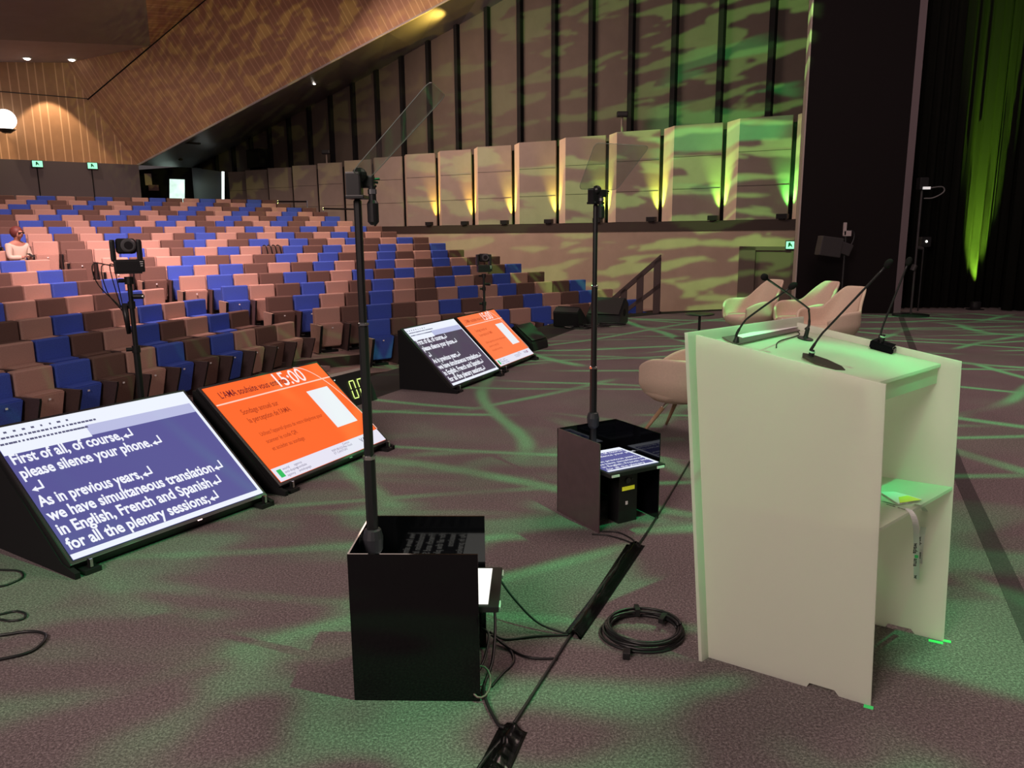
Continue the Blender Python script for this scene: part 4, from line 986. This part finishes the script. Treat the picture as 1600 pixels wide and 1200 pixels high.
# ================================================================== LOUNGE CHAIRS + TABLE
def shell_mesh(sc=1.):
    bm = NB_(); nu, nv = 40, 8; rows_ = []
    for i in range(nu+1):
        th = R(-142+284*i/nu); a = abs(math.degrees(th))
        k = max(0., min(1., (a-28)/26)); k = k*k*(3-2*k)
        top = .92*(1-k)+.665*k - max(0, (a-95)/47)**2*.10
        row = []
        for j in range(nv+1):
            f = j/nv; z = .30+(top-.30)*f
            fl_ = .62+.38*min(1, f*2.2)**.6
            lean = max(0, (z-.55))*.50*(1-k)
            rx, ry = .36*fl_, .33*fl_
            # back is +y
            x = math.sin(th)*rx*(1-.25*(1-k)*max(0, f-.5)*1.0); y = math.cos(th)*ry+lean+.02
            if a > 90: y = -(.0)+math.cos(th)*ry*1.15
            row.append(bm.verts.new((x, y, z)))
        rows_.append(row)
    for i in range(nu):
        for j in range(nv): bm.faces.new((rows_[i][j], rows_[i+1][j], rows_[i+1][j+1], rows_[i][j+1]))
    bmesh.ops.recalc_face_normals(bm, faces=bm.faces)
    bmesh.ops.solidify(bm, geom=bm.faces[:], thickness=.035)
    return bm
def lounge(P, rz, lab):
    t = thing('lounge_chair', lab, 'chair', P, rz, 'pale upholstered lounge chairs')
    o = obj('shell', shell_mesh(), SHELL, t, smooth=True)
    mod = o.modifiers.new('s', 'SUBSURF'); mod.levels = 1; mod.render_levels = 1
    bm = NB_(); lathe(bm, [(.10, .285), (.22, .30), (.30, .36), (.31, .43), (.28, .46), (.05, .47)], seg=28); 
    for v in bm.verts: v.co.y = v.co.y*1.0-.03
    obj('seat_cushion', bm, SHELL, t, smooth=True)
    for sx, sy in ((-1, -1), (1, -1), (-1, 1), (1, 1)):
        bm = NB_(); tube(bm, [(sx*.13, sy*.12, .24), (sx*.27, sy*.26, 0)], [.018, .011], 10); lg = obj('leg', bm, WOODL, t, smooth=True)
        bm = NB_(); tube(bm, [(sx*.08, sy*.07, .31), (sx*.13, sy*.12, .235)], [.013, .015], 10); obj('bracket', bm, CHROME, lg)
    return t
P = aty(1172, 500, 10.7); lounge((3.33, 10.75, 0), R(-62), 'pale lounge chair farthest left of three, side on behind the lectern')
lounge((3.90, 10.3, 0), R(-68), 'pale lounge chair in the middle of three behind the lectern')
lounge((3.82, 9.25, 0), R(-60), 'pale lounge chair rightmost of three behind the lectern')
lounge((1.36, 5.95, 0), R(-125), 'nearer pale lounge chair with wooden legs half hidden by the lectern')
t = thing('side_table', 'small round dark table left of the lounge chairs', 'table', (2.82, 11.5, 0))
bm = NB_(); lathe(bm, [(.21, .375), (.22, .385), (.21, .395)], seg=32); obj('table_top', bm, BLACK, t)
bm = NB_(); tube(bm, [(0, 0, .01), (0, 0, .376)], .02, 12); obj('stem', bm, BLACK, t)
bm = NB_(); lathe(bm, [(.15, 0), (.15, .01), (.04, .02)], seg=28); obj('base', bm, BLACK, t)

# ================================================================== CAMERAS ON STANDS
def ptz(P, k, lab, rz, cables=True, top=1.49, sc=1.):
    t = thing('stand_camera', lab, 'camera', (P[0], P[1], P[2]), rz, 'remote cameras on black stands')
    H = top
    bm = NB_(); tube(bm, [(0, 0, .03), (0, 0, H*.55), (0, 0, H*.55), (0, 0, H-.17)], [.022, .022, .016, .016], 12); obj('pole', bm, BLACK, t)
    for q in range(3):
        a = q*2.094+.4; bm = NB_(); tube(bm, [(0, 0, .35), (math.cos(a)*.22, math.sin(a)*.22, .012)], .009, 6); tube(bm, [(0, 0, .09), (math.cos(a)*.12, math.sin(a)*.12, .15)], .006, 6); obj('leg', bm, BLACK, t)
    for z, r in ((H*.55, .028), (H-.36, .024), (H-.19, .03)):
        bm = NB_(); tube(bm, [(0, 0, z-.025), (0, 0, z+.025)], r, 12); tube(bm, [(-r*.9, 0, z), (-r*2.3, 0, z)], .014, 10); obj('clamp', bm, BLACK, t)
    bm = NB_(); tube(bm, [(.02, -.02, H-.30), (.075, -.05, H-.30)], .018, 12); obj('knob', bm, BLACK, t)
    bm = NB_(); tube(bm, [(.074, -.052, H-.30), (.08, -.055, H-.30)], .014, 12); obj('knob_disc', bm, CHROME, t)
    bm = NB_(); box(bm, (0, 0, H-.135), (.17, .15, .012)); box(bm, (.01, 0, H-.09), (.19, .15, .085), bev=.012)
    for sx in (-1, 1): box(bm, (sx*.082+.0, .0, H+.015), (.034, .12, .15), bev=.016)
    obj('yoke', bm, BLACK, t)
    bm = NB_(); box(bm, (0, .01, H+.045), (.125, .12, .105), bev=.03, seg=3); obj('camera_head', bm, mat('camera_body', (.018, .018, .019), .3), t)
    bm = NB_(); lathe(bm, [(.046, 0), (.048, .02), (.038, .03)], seg=24); bmesh.ops.rotate(bm, verts=bm.verts, matrix=Matrix.Rotation(R(90), 3, 'X')); bmesh.ops.translate(bm, verts=bm.verts, vec=(.015, -.045, H+.05)); obj('lens_ring', bm, mat('lens_grey', (.09, .09, .095), .3), t)
    bm = NB_(); tube(bm, [(.015, -.074, H+.05), (.015, -.079, H+.05)], .027, 20); obj('lens', bm, mat('lens_glass', (.02, .018, .02), .05), t)
    bm = NB_()
    for q in range(3): box(bm, (.085, -.077, H-.075-.014*q+.014), (.022-.004*q, .004, .004))
    obj('lettering', bm, WHITEP, t)
    if cables:
        bm = NB_()
        for q, (dx, dz) in enumerate(((-.21, -.12), (-.16, -.15), (-.11, -.14), (-.08, -.18))):
            tube(bm, smoothpath([(-.09+.01*q, 0, H-.09), (dx, 0, H+dz*.6), (dx+.02, 0, H+dz*1.8), (-.05, .0, H-.40-.02*q), (-.02, 0, H-.55)], 6), .004, 6)
        tube(bm, [(-.045, 0, H-.36), (-.035, 0, H-.56)], [.022, .014], 8); obj('cable', bm, BLACK, t, smooth=True)
    return t
ptz((-2.65, 5.38, 0), 0, 'remote camera on a tall black stand behind the purple screen', R(28))
ptz((-.36, 10.25, 0), 1, 'remote camera on a black stand behind the farther pair of screens', R(10), top=1.24, cables=False)

# ================================================================== STAGE EDGE EQUIPMENT
def wedge(P, rz, s_, lab):
    t = thing('stage_monitor', lab, 'loudspeaker', P, rz, 'black wedge loudspeakers')
    w_, d_, h_ = .50*s_, .42*s_, .36*s_
    bm = NB_(); prism(bm, [(-w_/2, -d_*.55, 0), (-w_/2, d_*.45, 0), (-w_/2, d_*.5, h_*.75), (-w_/2, d_*.2, h_), (-w_/2, -d_*.5, h_*.35)], (w_, 0, 0)); bmesh.ops.bevel(bm, geom=list(bm.edges), offset=.012, segments=2, affect='EDGES'); obj('cabinet', bm, BLACK, t)
    n = V((0, -h_*.65, d_*.7)).normalized(); 
    bm = NB_(); c0, c1 = V((-w_/2+.03, -d_*.47, h_*.40)), V((-w_/2+.03, d_*.17, h_*.985)); nn_ = V((0, -(c1-c0).z, (c1-c0).y)).normalized()
    prism(bm, [c0+nn_*.006, c1+nn_*.006, c1+V((w_-.06, 0, 0))+nn_*.006, c0+V((w_-.06, 0, 0))+nn_*.006], nn_*.008); obj('grille', bm, mat('grille_dark', (.02, .018, .018), .7), t)
    bm = NB_(); tube(bm, [(w_/2-.002, 0, h_*.45), (w_/2+.008, 0, h_*.45)], .05*s_, 16); obj('side_handle', bm, BLACKM, t)
wedge((1.02, 13.35, 0), R(150), .95, 'small black wedge loudspeaker at the stage edge, left of the larger one')
wedge((1.72, 13.75, 0), R(-25), 1.25, 'large black wedge loudspeaker at the stage edge before the stair railing')
wedge((.22, 10.75, 0), R(60), .95, 'black wedge loudspeaker tucked beside the far orange screen')
bm = NB_(); random.seed(5); 
for k in range(3):
    c = V((1.15+.28*k, 13.0+.12*k, .02)); pts = [c+V((math.cos(a)*(.22+.05*math.sin(3*a+k)), math.sin(a)*(.16+.03*math.cos(2*a)), .012*k)) for a in [j*.35 for j in range(36)]]
    tube(bm, pts, .014, 6)
tag(obj('cable_tangle', bm, BLACK, smooth=True), 'tangle of black cables on the carpet before the wedge loudspeakers', 'cables')
# stair railing
P0 = V((2.93, 15.28, 0)); P1 = V((1.95, 16.6, 0)); rd = (P1-P0)
RM_ = mat('rail_steel', (.10, .075, .07), .45)
t = thing('stair_railing', 'dark steel stair railing at the stage edge against the side wall', 'railing', (0, 0, 0))
def rp(f, z): q = P0+rd*f; return V((q.x, q.y, z))
rh = lambda f: 1.16-1.12*f; bt = lambda f: .0-1.0*f
sdn = V((rd.y, -rd.x, 0)).normalized()*.03
bm = NB_(); prism(bm, [rp(0, rh(0)), rp(1.08, rh(1.08)), rp(1.08, rh(1.08)-.12), rp(0, rh(0)-.12)], sdn); obj('handrail', bm, RM_, t)
bm = NB_(); prism(bm, [rp(0, .60), rp(1.0, -.40), rp(1.0, -.49), rp(0, .51)], sdn); obj('middle_rail', bm, RM_, t)
bm = NB_(); prism(bm, [rp(-.02, .05), rp(1.0, -.92), rp(1.0, -1.03), rp(-.02, -.06)], sdn); obj('stringer', bm, BLACK, t)
for f in (0, .28, .56, .84):
    bm = NB_(); prism(bm, [rp(f, bt(f)-.03), rp(f+.10, bt(f+.1)-.03), rp(f+.10, rh(f+.1)-.05), rp(f, rh(f)-.05)], sdn*1.1); obj('post', bm, RM_, t)
# rear handrails
for (x0, y0, x1, y1, yb, D, lb) in ((434, 315, 480, 315, 330, 30.3, 'black handrail with silver posts at the top corner of the seats'), (505, 326, 555, 327, 352, 28.6, 'second black handrail with silver posts, a little lower down')):
    a, b_ = aty(x0, y0, D), aty(x1, y1, D-1.0); t = thing('rear_handrail', lb, 'handrail', (0, 0, 0), group='rear handrails')
    bm = NB_(); tube(bm, [a, b_], .03, 8); obj('rail', bm, BLACK, t)
    for p in (a, b_):
        bm = NB_(); tube(bm, [p+V((0, 0, .05)), V((p.x, p.y, p.z-1.15))], .028, 8); obj('post', bm, CHROME, t)
# stage-right equipment
DG2 = mat('dim_equipment', (.035, .032, .034), .5)
t = thing('stage_light_stand', 'dark lamp head with pale clamp on a stand against the black proscenium', 'stage light', (6.25, 14.6, 0))
bm = NB_(); tube(bm, [(0, 0, 0), (0, 0, 1.62)], .018, 8); lathe(bm, [(.2, 0), (.2, .02), (.03, .04)], seg=20); obj('stand_pole', bm, BLACK, t)
bm = NB_(); box(bm, (-.30, 0, 1.30), (.40, .25, .36), rot=Matrix.Rotation(R(8), 3, 'Y'), bev=.02); box(bm, (-.02, 0, 1.26), (.22, .2, .22), rot=Matrix.Rotation(R(20), 3, 'Y'), bev=.02); obj('lamp_head', bm, DG2, t)
bm = NB_(); box(bm, (-.05, -.05, 1.62), (.05, .05, .24), bev=.008); box(bm, (.0, -.05, 1.54), (.14, .05, .10), bev=.008); obj('pale_clamp', bm, mat('pale_clamp', (.42, .36, .36), .5), t)
bm = NB_(); tube(bm, smoothpath([(.05, 0, 1.6), (.15, 0, 1.55), (.12, 0, 1.35), (-.1, 0, 1.12), (.02, 0, 1.2)], 5), .012, 6); obj('cable', bm, BLACK, t)
t = thing('tall_camera_stand', 'small camera with white cable on a tall thin stand by the curtains', 'camera stand', (7.54, 14.5, 0))
bm = NB_(); tube(bm, [(0, 0, 0), (0, 0, 2.3)], .02, 8); obj('pole', bm, DG2, t)
bm = NB_(); lathe(bm, [(.32, 0), (.32, .03), (.05, .05)], seg=24); obj('base', bm, BLACK, t)
bm = NB_(); box(bm, (0, 0, 2.42), (.16, .14, .22), bev=.02); obj('camera_body', bm, BLACK, t)
bm = NB_(); box(bm, (.04, -.08, 2.34), (.13, .03, .045)); obj('white_tag', bm, mat('tag_white', (.8, .8, .8), .5, emit=(1, 1, 1), es=.5), t)  # the tag is no lamp; its white is raised by painted-in emission
bm = NB_(); tube(bm, smoothpath([(.1, -.08, 2.34), (.32, -.08, 2.36), (.36, -.08, 2.27), (.2, -.05, 2.17), (.05, 0, 2.16)], 5), .012, 6); obj('cable', bm, mat('cable_grey', (.12, .12, .12), .5), t)
bm = NB_(); tube(bm, [(0, 0, 1.28), (.12, 0, 1.25)], .03, 8); obj('clamp', bm, DG2, t)
bm = NB_(); tube(bm, [(-.04, 0, .85), (.0, 0, .95)], .05, 8); obj('clamp', bm, DG2, t)
t = thing('small_par_lamp', 'small lamp with a white spot of light beside the tall stand', 'stage light', (8.12, 15.35, 0))
bm = NB_(); tube(bm, [(0, 0, 0), (0, 0, 1.25)], .015, 8); obj('pole', bm, BLACK, t)
bm = NB_(); box(bm, (0, 0, 1.36), (.20, .16, .20), bev=.03); obj('lamp_head', bm, BLACK, t)
bm = NB_(); sphere(bm, (0, -.085, 1.37), .022, seg=10); obj('bulb', bm, em('par_white', (1, .95, .85), 2.5), t)

# ================================================================== CABLES AND TAPE ON THE STAGE
def fcable(name, px, r, lab, cat='cable', z=None, mm=BLACK):
    bm = NB_(); P = [atz(x, y, 0)+V((0, 0, r+.001+(z[i] if z else 0))) for i, (x, y) in enumerate(px)]
    tube(bm, smoothpath(P, 6), r, 7); return tag(obj(name, bm, mm, smooth=True), lab, cat)
fcable('floor_cable', [(1078, 722), (1045, 778), (1000, 850), (950, 905), (898, 985), (850, 1060), (795, 1145), (750, 1200), (700, 1290)], .0065, 'long straight black cable crossing the carpet between the cabinets and lectern')
TAPE = mat('black_gaffer_tape', (.010, .010, .010), .16, spec=.9)
def tape(px_l, px_r, lab, name='gaffer_tape'):
    bm = NB_(); prev = None; random.seed(11)
    n = 26
    def lerp(L, f):
        q = f*(len(L)-1); i = min(int(q), len(L)-2); g_ = q-i; return (L[i][0]+(L[i+1][0]-L[i][0])*g_, L[i][1]+(L[i+1][1]-L[i][1])*g_)
    grid = []
    for i in range(n+1):
        f = i/n; a, b_ = atz(*lerp(px_l, f)), atz(*lerp(px_r, f)); row = []
        for j in range(9):
            g_ = j/8; p = a.lerp(b_, g_); h = .016*math.exp(-((g_-.5)/.2)**2)+.011*random.random()*(1 if 1 < j < 7 else 0)
            row.append(bm.verts.new((p.x, p.y, .002+h)))
        grid.append(row)
    for i in range(n):
        for j in range(8): bm.faces.new((grid[i][j], grid[i+1][j], grid[i+1][j+1], grid[i][j+1]))
    bmesh.ops.solidify(bm, geom=bm.faces[:], thickness=-.0012)
    return tag(obj(name, bm, TAPE, smooth=True), lab, 'tape', 'black gaffer tape strips')
tape([(979, 851), (927, 930), (880, 992)], [(1008, 853), (955, 932), (908, 1000)], 'wrinkled shiny black tape strip over cables in front of the farther cabinet')
tape([(782, 1132), (752, 1190), (735, 1225)], [(824, 1145), (800, 1200), (785, 1240)], 'wrinkled black tape strip at the bottom edge of the picture')
fcable('monitor_cable', [(775, 965), (800, 975), (840, 985), (885, 992)], .005, 'black cable from foreground monitor running straight to the tape', z=[.20, .12, .03, .0])
fcable('monitor_cable', [(765, 1000), (790, 1001), (840, 996), (890, 994)], .005, 'black cable lying flat between foreground cabinet and tape', z=[.03, .0, 0, 0])
fcable('monitor_cable', [(768, 1005), (800, 1018), (830, 1030), (872, 1031)], .005, 'curved black cable joining the long floor cable', z=[.03, .0, 0, 0])
fcable('monitor_cable', [(770, 1003), (795, 1015), (803, 1035), (785, 1055), (768, 1075)], .005, 'black cable looping beside the foreground cabinet', z=[.02, .0, 0, 0, 0])
fcable('monitor_cable', [(765, 970), (774, 1000), (770, 1045), (756, 1085), (775, 1130), (788, 1140)], .006, 'thick black cable dropping from the foreground monitor to the tape', z=[.22, .10, .03, .01, 0, 0])
fcable('monitor_cable', [(752, 1012), (764, 1020), (758, 1040), (748, 1055)], .005, 'short black cable bow at the cabinet edge', z=[.08, .07, .03, .01])
bm = NB_(); c = atz(756, 1085); tube(bm, [c+V((math.cos(a)*.035-.01, math.sin(a)*.05, .05+.03*math.sin(a))) for a in [j*.4 for j in range(17)]], .004, 6); tag(obj('cable_loop', bm, mat('pink_grey_cable', (.16, .10, .10), .4), smooth=True), 'small pinkish cable loop hanging at the foreground cabinet opening', 'cable')
fcable('cabinet_cable', [(940, 832), (965, 833), (985, 842), (993, 850)], .004, 'thin black cable from farther cabinet, upper of two')
fcable('cabinet_cable', [(925, 836), (950, 838), (975, 845), (990, 851)], .004, 'thin black cable from farther cabinet, lower of two')
# coil
t = thing('coiled_cable', 'coiled black cable on the carpet left of the lectern', 'cable')
c0 = atz(1005, 990); random.seed(2)
for k in range(9):
    rx, ry = .155+.012*random.uniform(-1, 1)-.005*(k % 3), .135+.012*random.uniform(-1, 1); dx, dy = random.uniform(-.012, .012), random.uniform(-.012, .012)
    zz = .007+.0045*k
    bm = NB_(); tube(bm, [c0+V((dx+math.cos(a)*rx, dy+math.sin(a)*ry, zz+.003*math.sin(2*a+k))) for a in [j*.22 for j in range(29)]], .0055, 7); obj('cable_turn', bm, BLACK, t, smooth=True)
bm = NB_(); a, b_ = atz(968, 1000), atz(980, 1023); tube(bm, smoothpath([c0+V((-.14, -.05, .02)), a+V((0, 0, .006)), b_+V((0, 0, .01))], 6), .0055, 7); obj('cable_tail', bm, BLACK, t, smooth=True)
bm = NB_(); box(bm, atz(979, 1027)+V((0, 0, .015)), (.028, .045, .028), rot=Matrix.Rotation(-.2, 3, 'Z'), bev=.004); obj('plug', bm, BLACK, t)
bm = NB_(); box(bm, c0+V((-.005, .13, .035)), (.02, .05, .03)); obj('cable_tie', bm, BLACK, t)
bm = NB_(); box(bm, c0+V((.09, .06, .035)), (.02, .06, .02), rot=Matrix.Rotation(-.5, 3, 'Z')); obj('cable_tie', bm, BLACK, t)
# loops at the left edge
fcable('looped_cable', [(-60, 890), (0, 892), (30, 894), (36, 903), (20, 912), (0, 918), (-60, 925)], .005, 'top one of three black cable loops at the left edge')
fcable('looped_cable', [(-60, 975), (0, 962), (25, 957), (40, 961), (36, 969), (15, 972), (0, 970), (-40, 968)], .005, 'middle and smallest of three black cable loops at the left edge')
fcable('looped_cable', [(-60, 1000), (0, 995), (45, 989), (70, 993), (68, 1006), (45, 1022), (0, 1033), (-60, 1045)], .006, 'lowest and largest of three black cable loops at the left edge')
# thin dark strip painting a truss tower's shadow line on the carpet
a = [atz(1409, 500), atz(1500, 745), atz(1625, 1010)]
SHADOW_GREY = vary(mat('shadow_grey', (.07, .062, .062), .9, spec=.1), .3, 130)
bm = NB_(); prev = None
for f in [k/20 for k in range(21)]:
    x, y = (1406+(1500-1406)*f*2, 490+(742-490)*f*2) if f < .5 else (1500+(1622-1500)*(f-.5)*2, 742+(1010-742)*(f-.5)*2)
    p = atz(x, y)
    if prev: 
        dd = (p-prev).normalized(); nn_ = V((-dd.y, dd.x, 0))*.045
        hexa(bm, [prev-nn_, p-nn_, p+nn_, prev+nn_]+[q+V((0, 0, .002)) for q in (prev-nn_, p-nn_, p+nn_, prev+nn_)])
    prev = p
tag(obj('shadow_strip', bm, SHADOW_GREY), 'long flat painted shadow strip over the carpet behind the lectern to the right edge', 'painted shadow')

# ================================================================== SEATED PERSON
i8 = 8; q8 = QB0+DQ*i8; Pm = None
for k in range(60):
    sc = 12.2-k*.1; P = NB*q8+DB*sc; x, y, d = proj(V((P.x, P.y, ztop(i8))))
    if x < 24: Pm = P; break
zf = zfl(i8)
per = thing('person', 'person in a beige jacket sitting in the seats, looking down at a phone', 'person', (Pm.x, Pm.y, zf), AB)
def skinmesh(name, verts, edges, radii, m, parent, lv=2, root=0):
    me = bpy.data.meshes.new(name); me.from_pydata(verts, edges, []); o = bpy.data.objects.new(name, me); COL.objects.link(o)
    o.modifiers.new('sk', 'SKIN'); 
    for v, r in zip(me.skin_vertices[0].data, radii): v.radius = r if isinstance(r, tuple) else (r, r)
    me.skin_vertices[0].data[root].use_root = True
    s_ = o.modifiers.new('ss', 'SUBSURF'); s_.levels = lv; s_.render_levels = lv
    bpy.context.view_layer.update()
    m2 = bpy.data.meshes.new_from_object(o.evaluated_get(bpy.context.evaluated_depsgraph_get())); bpy.data.objects.remove(o)
    m2.name = name; m2.materials.clear(); m2.materials.append(m)
    for p in m2.polygons: p.use_smooth = True
    r = bpy.data.objects.new(name, m2); COL.objects.link(r); r.parent = parent; return r
# local -y is towards the stage
v = [(0, -.12, .48), (0, -.12, .72), (0, -.14, .98), (0, -.16, 1.07), (0, -.20, 1.16), (0, -.24, 1.24),
     (-.11, -.14, .50), (-.13, -.52, .50), (-.13, -.54, .10), (-.13, -.64, .05), (.11, -.14, .50), (.13, -.52, .50), (.13, -.54, .10), (.13, -.64, .05),
     (-.19, -.15, .97), (-.23, -.20, .72), (-.06, -.42, .72), (.19, -.15, .97), (.23, -.20, .72), (.07, -.42, .72)]
e = [(0, 1), (1, 2), (2, 3), (3, 4), (4, 5), (0, 6), (6, 7), (7, 8), (8, 9), (0, 10), (10, 11), (11, 12), (12, 13), (2, 14), (14, 15), (15, 16), (2, 17), (17, 18), (18, 19)]
r_ = [.14, .135, .12, .055, .08, .085, .09, .065, .05, .04, .09, .065, .05, .04, .062, .048, .032, .062, .048, .032]
skinmesh('body', v, e, r_, SKIN, per)
v = [(0, -.12, .52), (0, -.12, .74), (0, -.14, .98), (-.19, -.15, .97), (-.235, -.20, .71), (-.09, -.39, .72), (.19, -.15, .97), (.235, -.20, .71), (.09, -.39, .72)]
skinmesh('jacket', v, [(0, 1), (1, 2), (2, 3), (3, 4), (4, 5), (2, 6), (6, 7), (7, 8)], [.165, .16, .14, .085, .065, .048, .085, .065, .048], JACKET, per)
bm = NB_(); sphere(bm, (0, -.18, 1.25), .125, (1, 1.05, 1.05), 16); obj('hair', bm, mat('auburn_hair', (.10, .025, .02), .6), per, smooth=True)
bm = NB_(); sphere(bm, (0, -.245, 1.215), .085, (.9, 1, 1.15), 16); sphere(bm, (0, -.335, 1.21), .016, seg=8); obj('face', bm, SKIN, per, smooth=True)
bm = NB_(); box(bm, (0, -.325, 1.235), (.14, .015, .03)); obj('eyeglasses', bm, BLACK, per)
bm = NB_()
for sx in (-1, 1):
    box(bm, (sx*.05, -.46, .74), (.05, .07, .03), bev=.01)
    for k in range(4): tube(bm, [(sx*.05+(-.018+.012*k), -.49, .745), (sx*.03+(-.012+.008*k), -.535, .752)], .007, 6)
obj('hand', bm, SKIN, per)
bm = NB_(); box(bm, (0, -.52, .765), (.075, .15, .009), rot=Matrix.Rotation(.5, 3, 'X'), bev=.003); tag(obj('mobile_phone', bm, BLACK, loc=per.location), 'dark mobile phone held by the seated person', 'phone').rotation_euler = (0, 0, AB)
# striped garment over a seat
best = min((s_ for s_ in seats if s_[1] == 'E' and s_[2] == 8), key=lambda s_: abs(proj(V((s_[5].x, s_[5].y, ztop(8))))[0]-425))
P = best[5]; t = thing('draped_straps', 'dark strap-like garment draped over a tan seat in the eighth row', 'garment', (P.x, P.y, zfl(8)), AE)
for k in range(4):
    x0 = -.20+.12*k; bm = NB_()
    tube(bm, smoothpath([(x0, .15, .72), (x0, .13, .865), (x0+.01, .03, .875), (x0+.03, -.02, .84), (x0+.06, -.022, .66)], 5), .016, 6); obj('strap', bm, BLACK, t, smooth=True)
bm = NB_(); tube(bm, [(-.21, .145, .70), (.20, .145, .70)], .018, 6); obj('strap_bar', bm, BLACK, t)
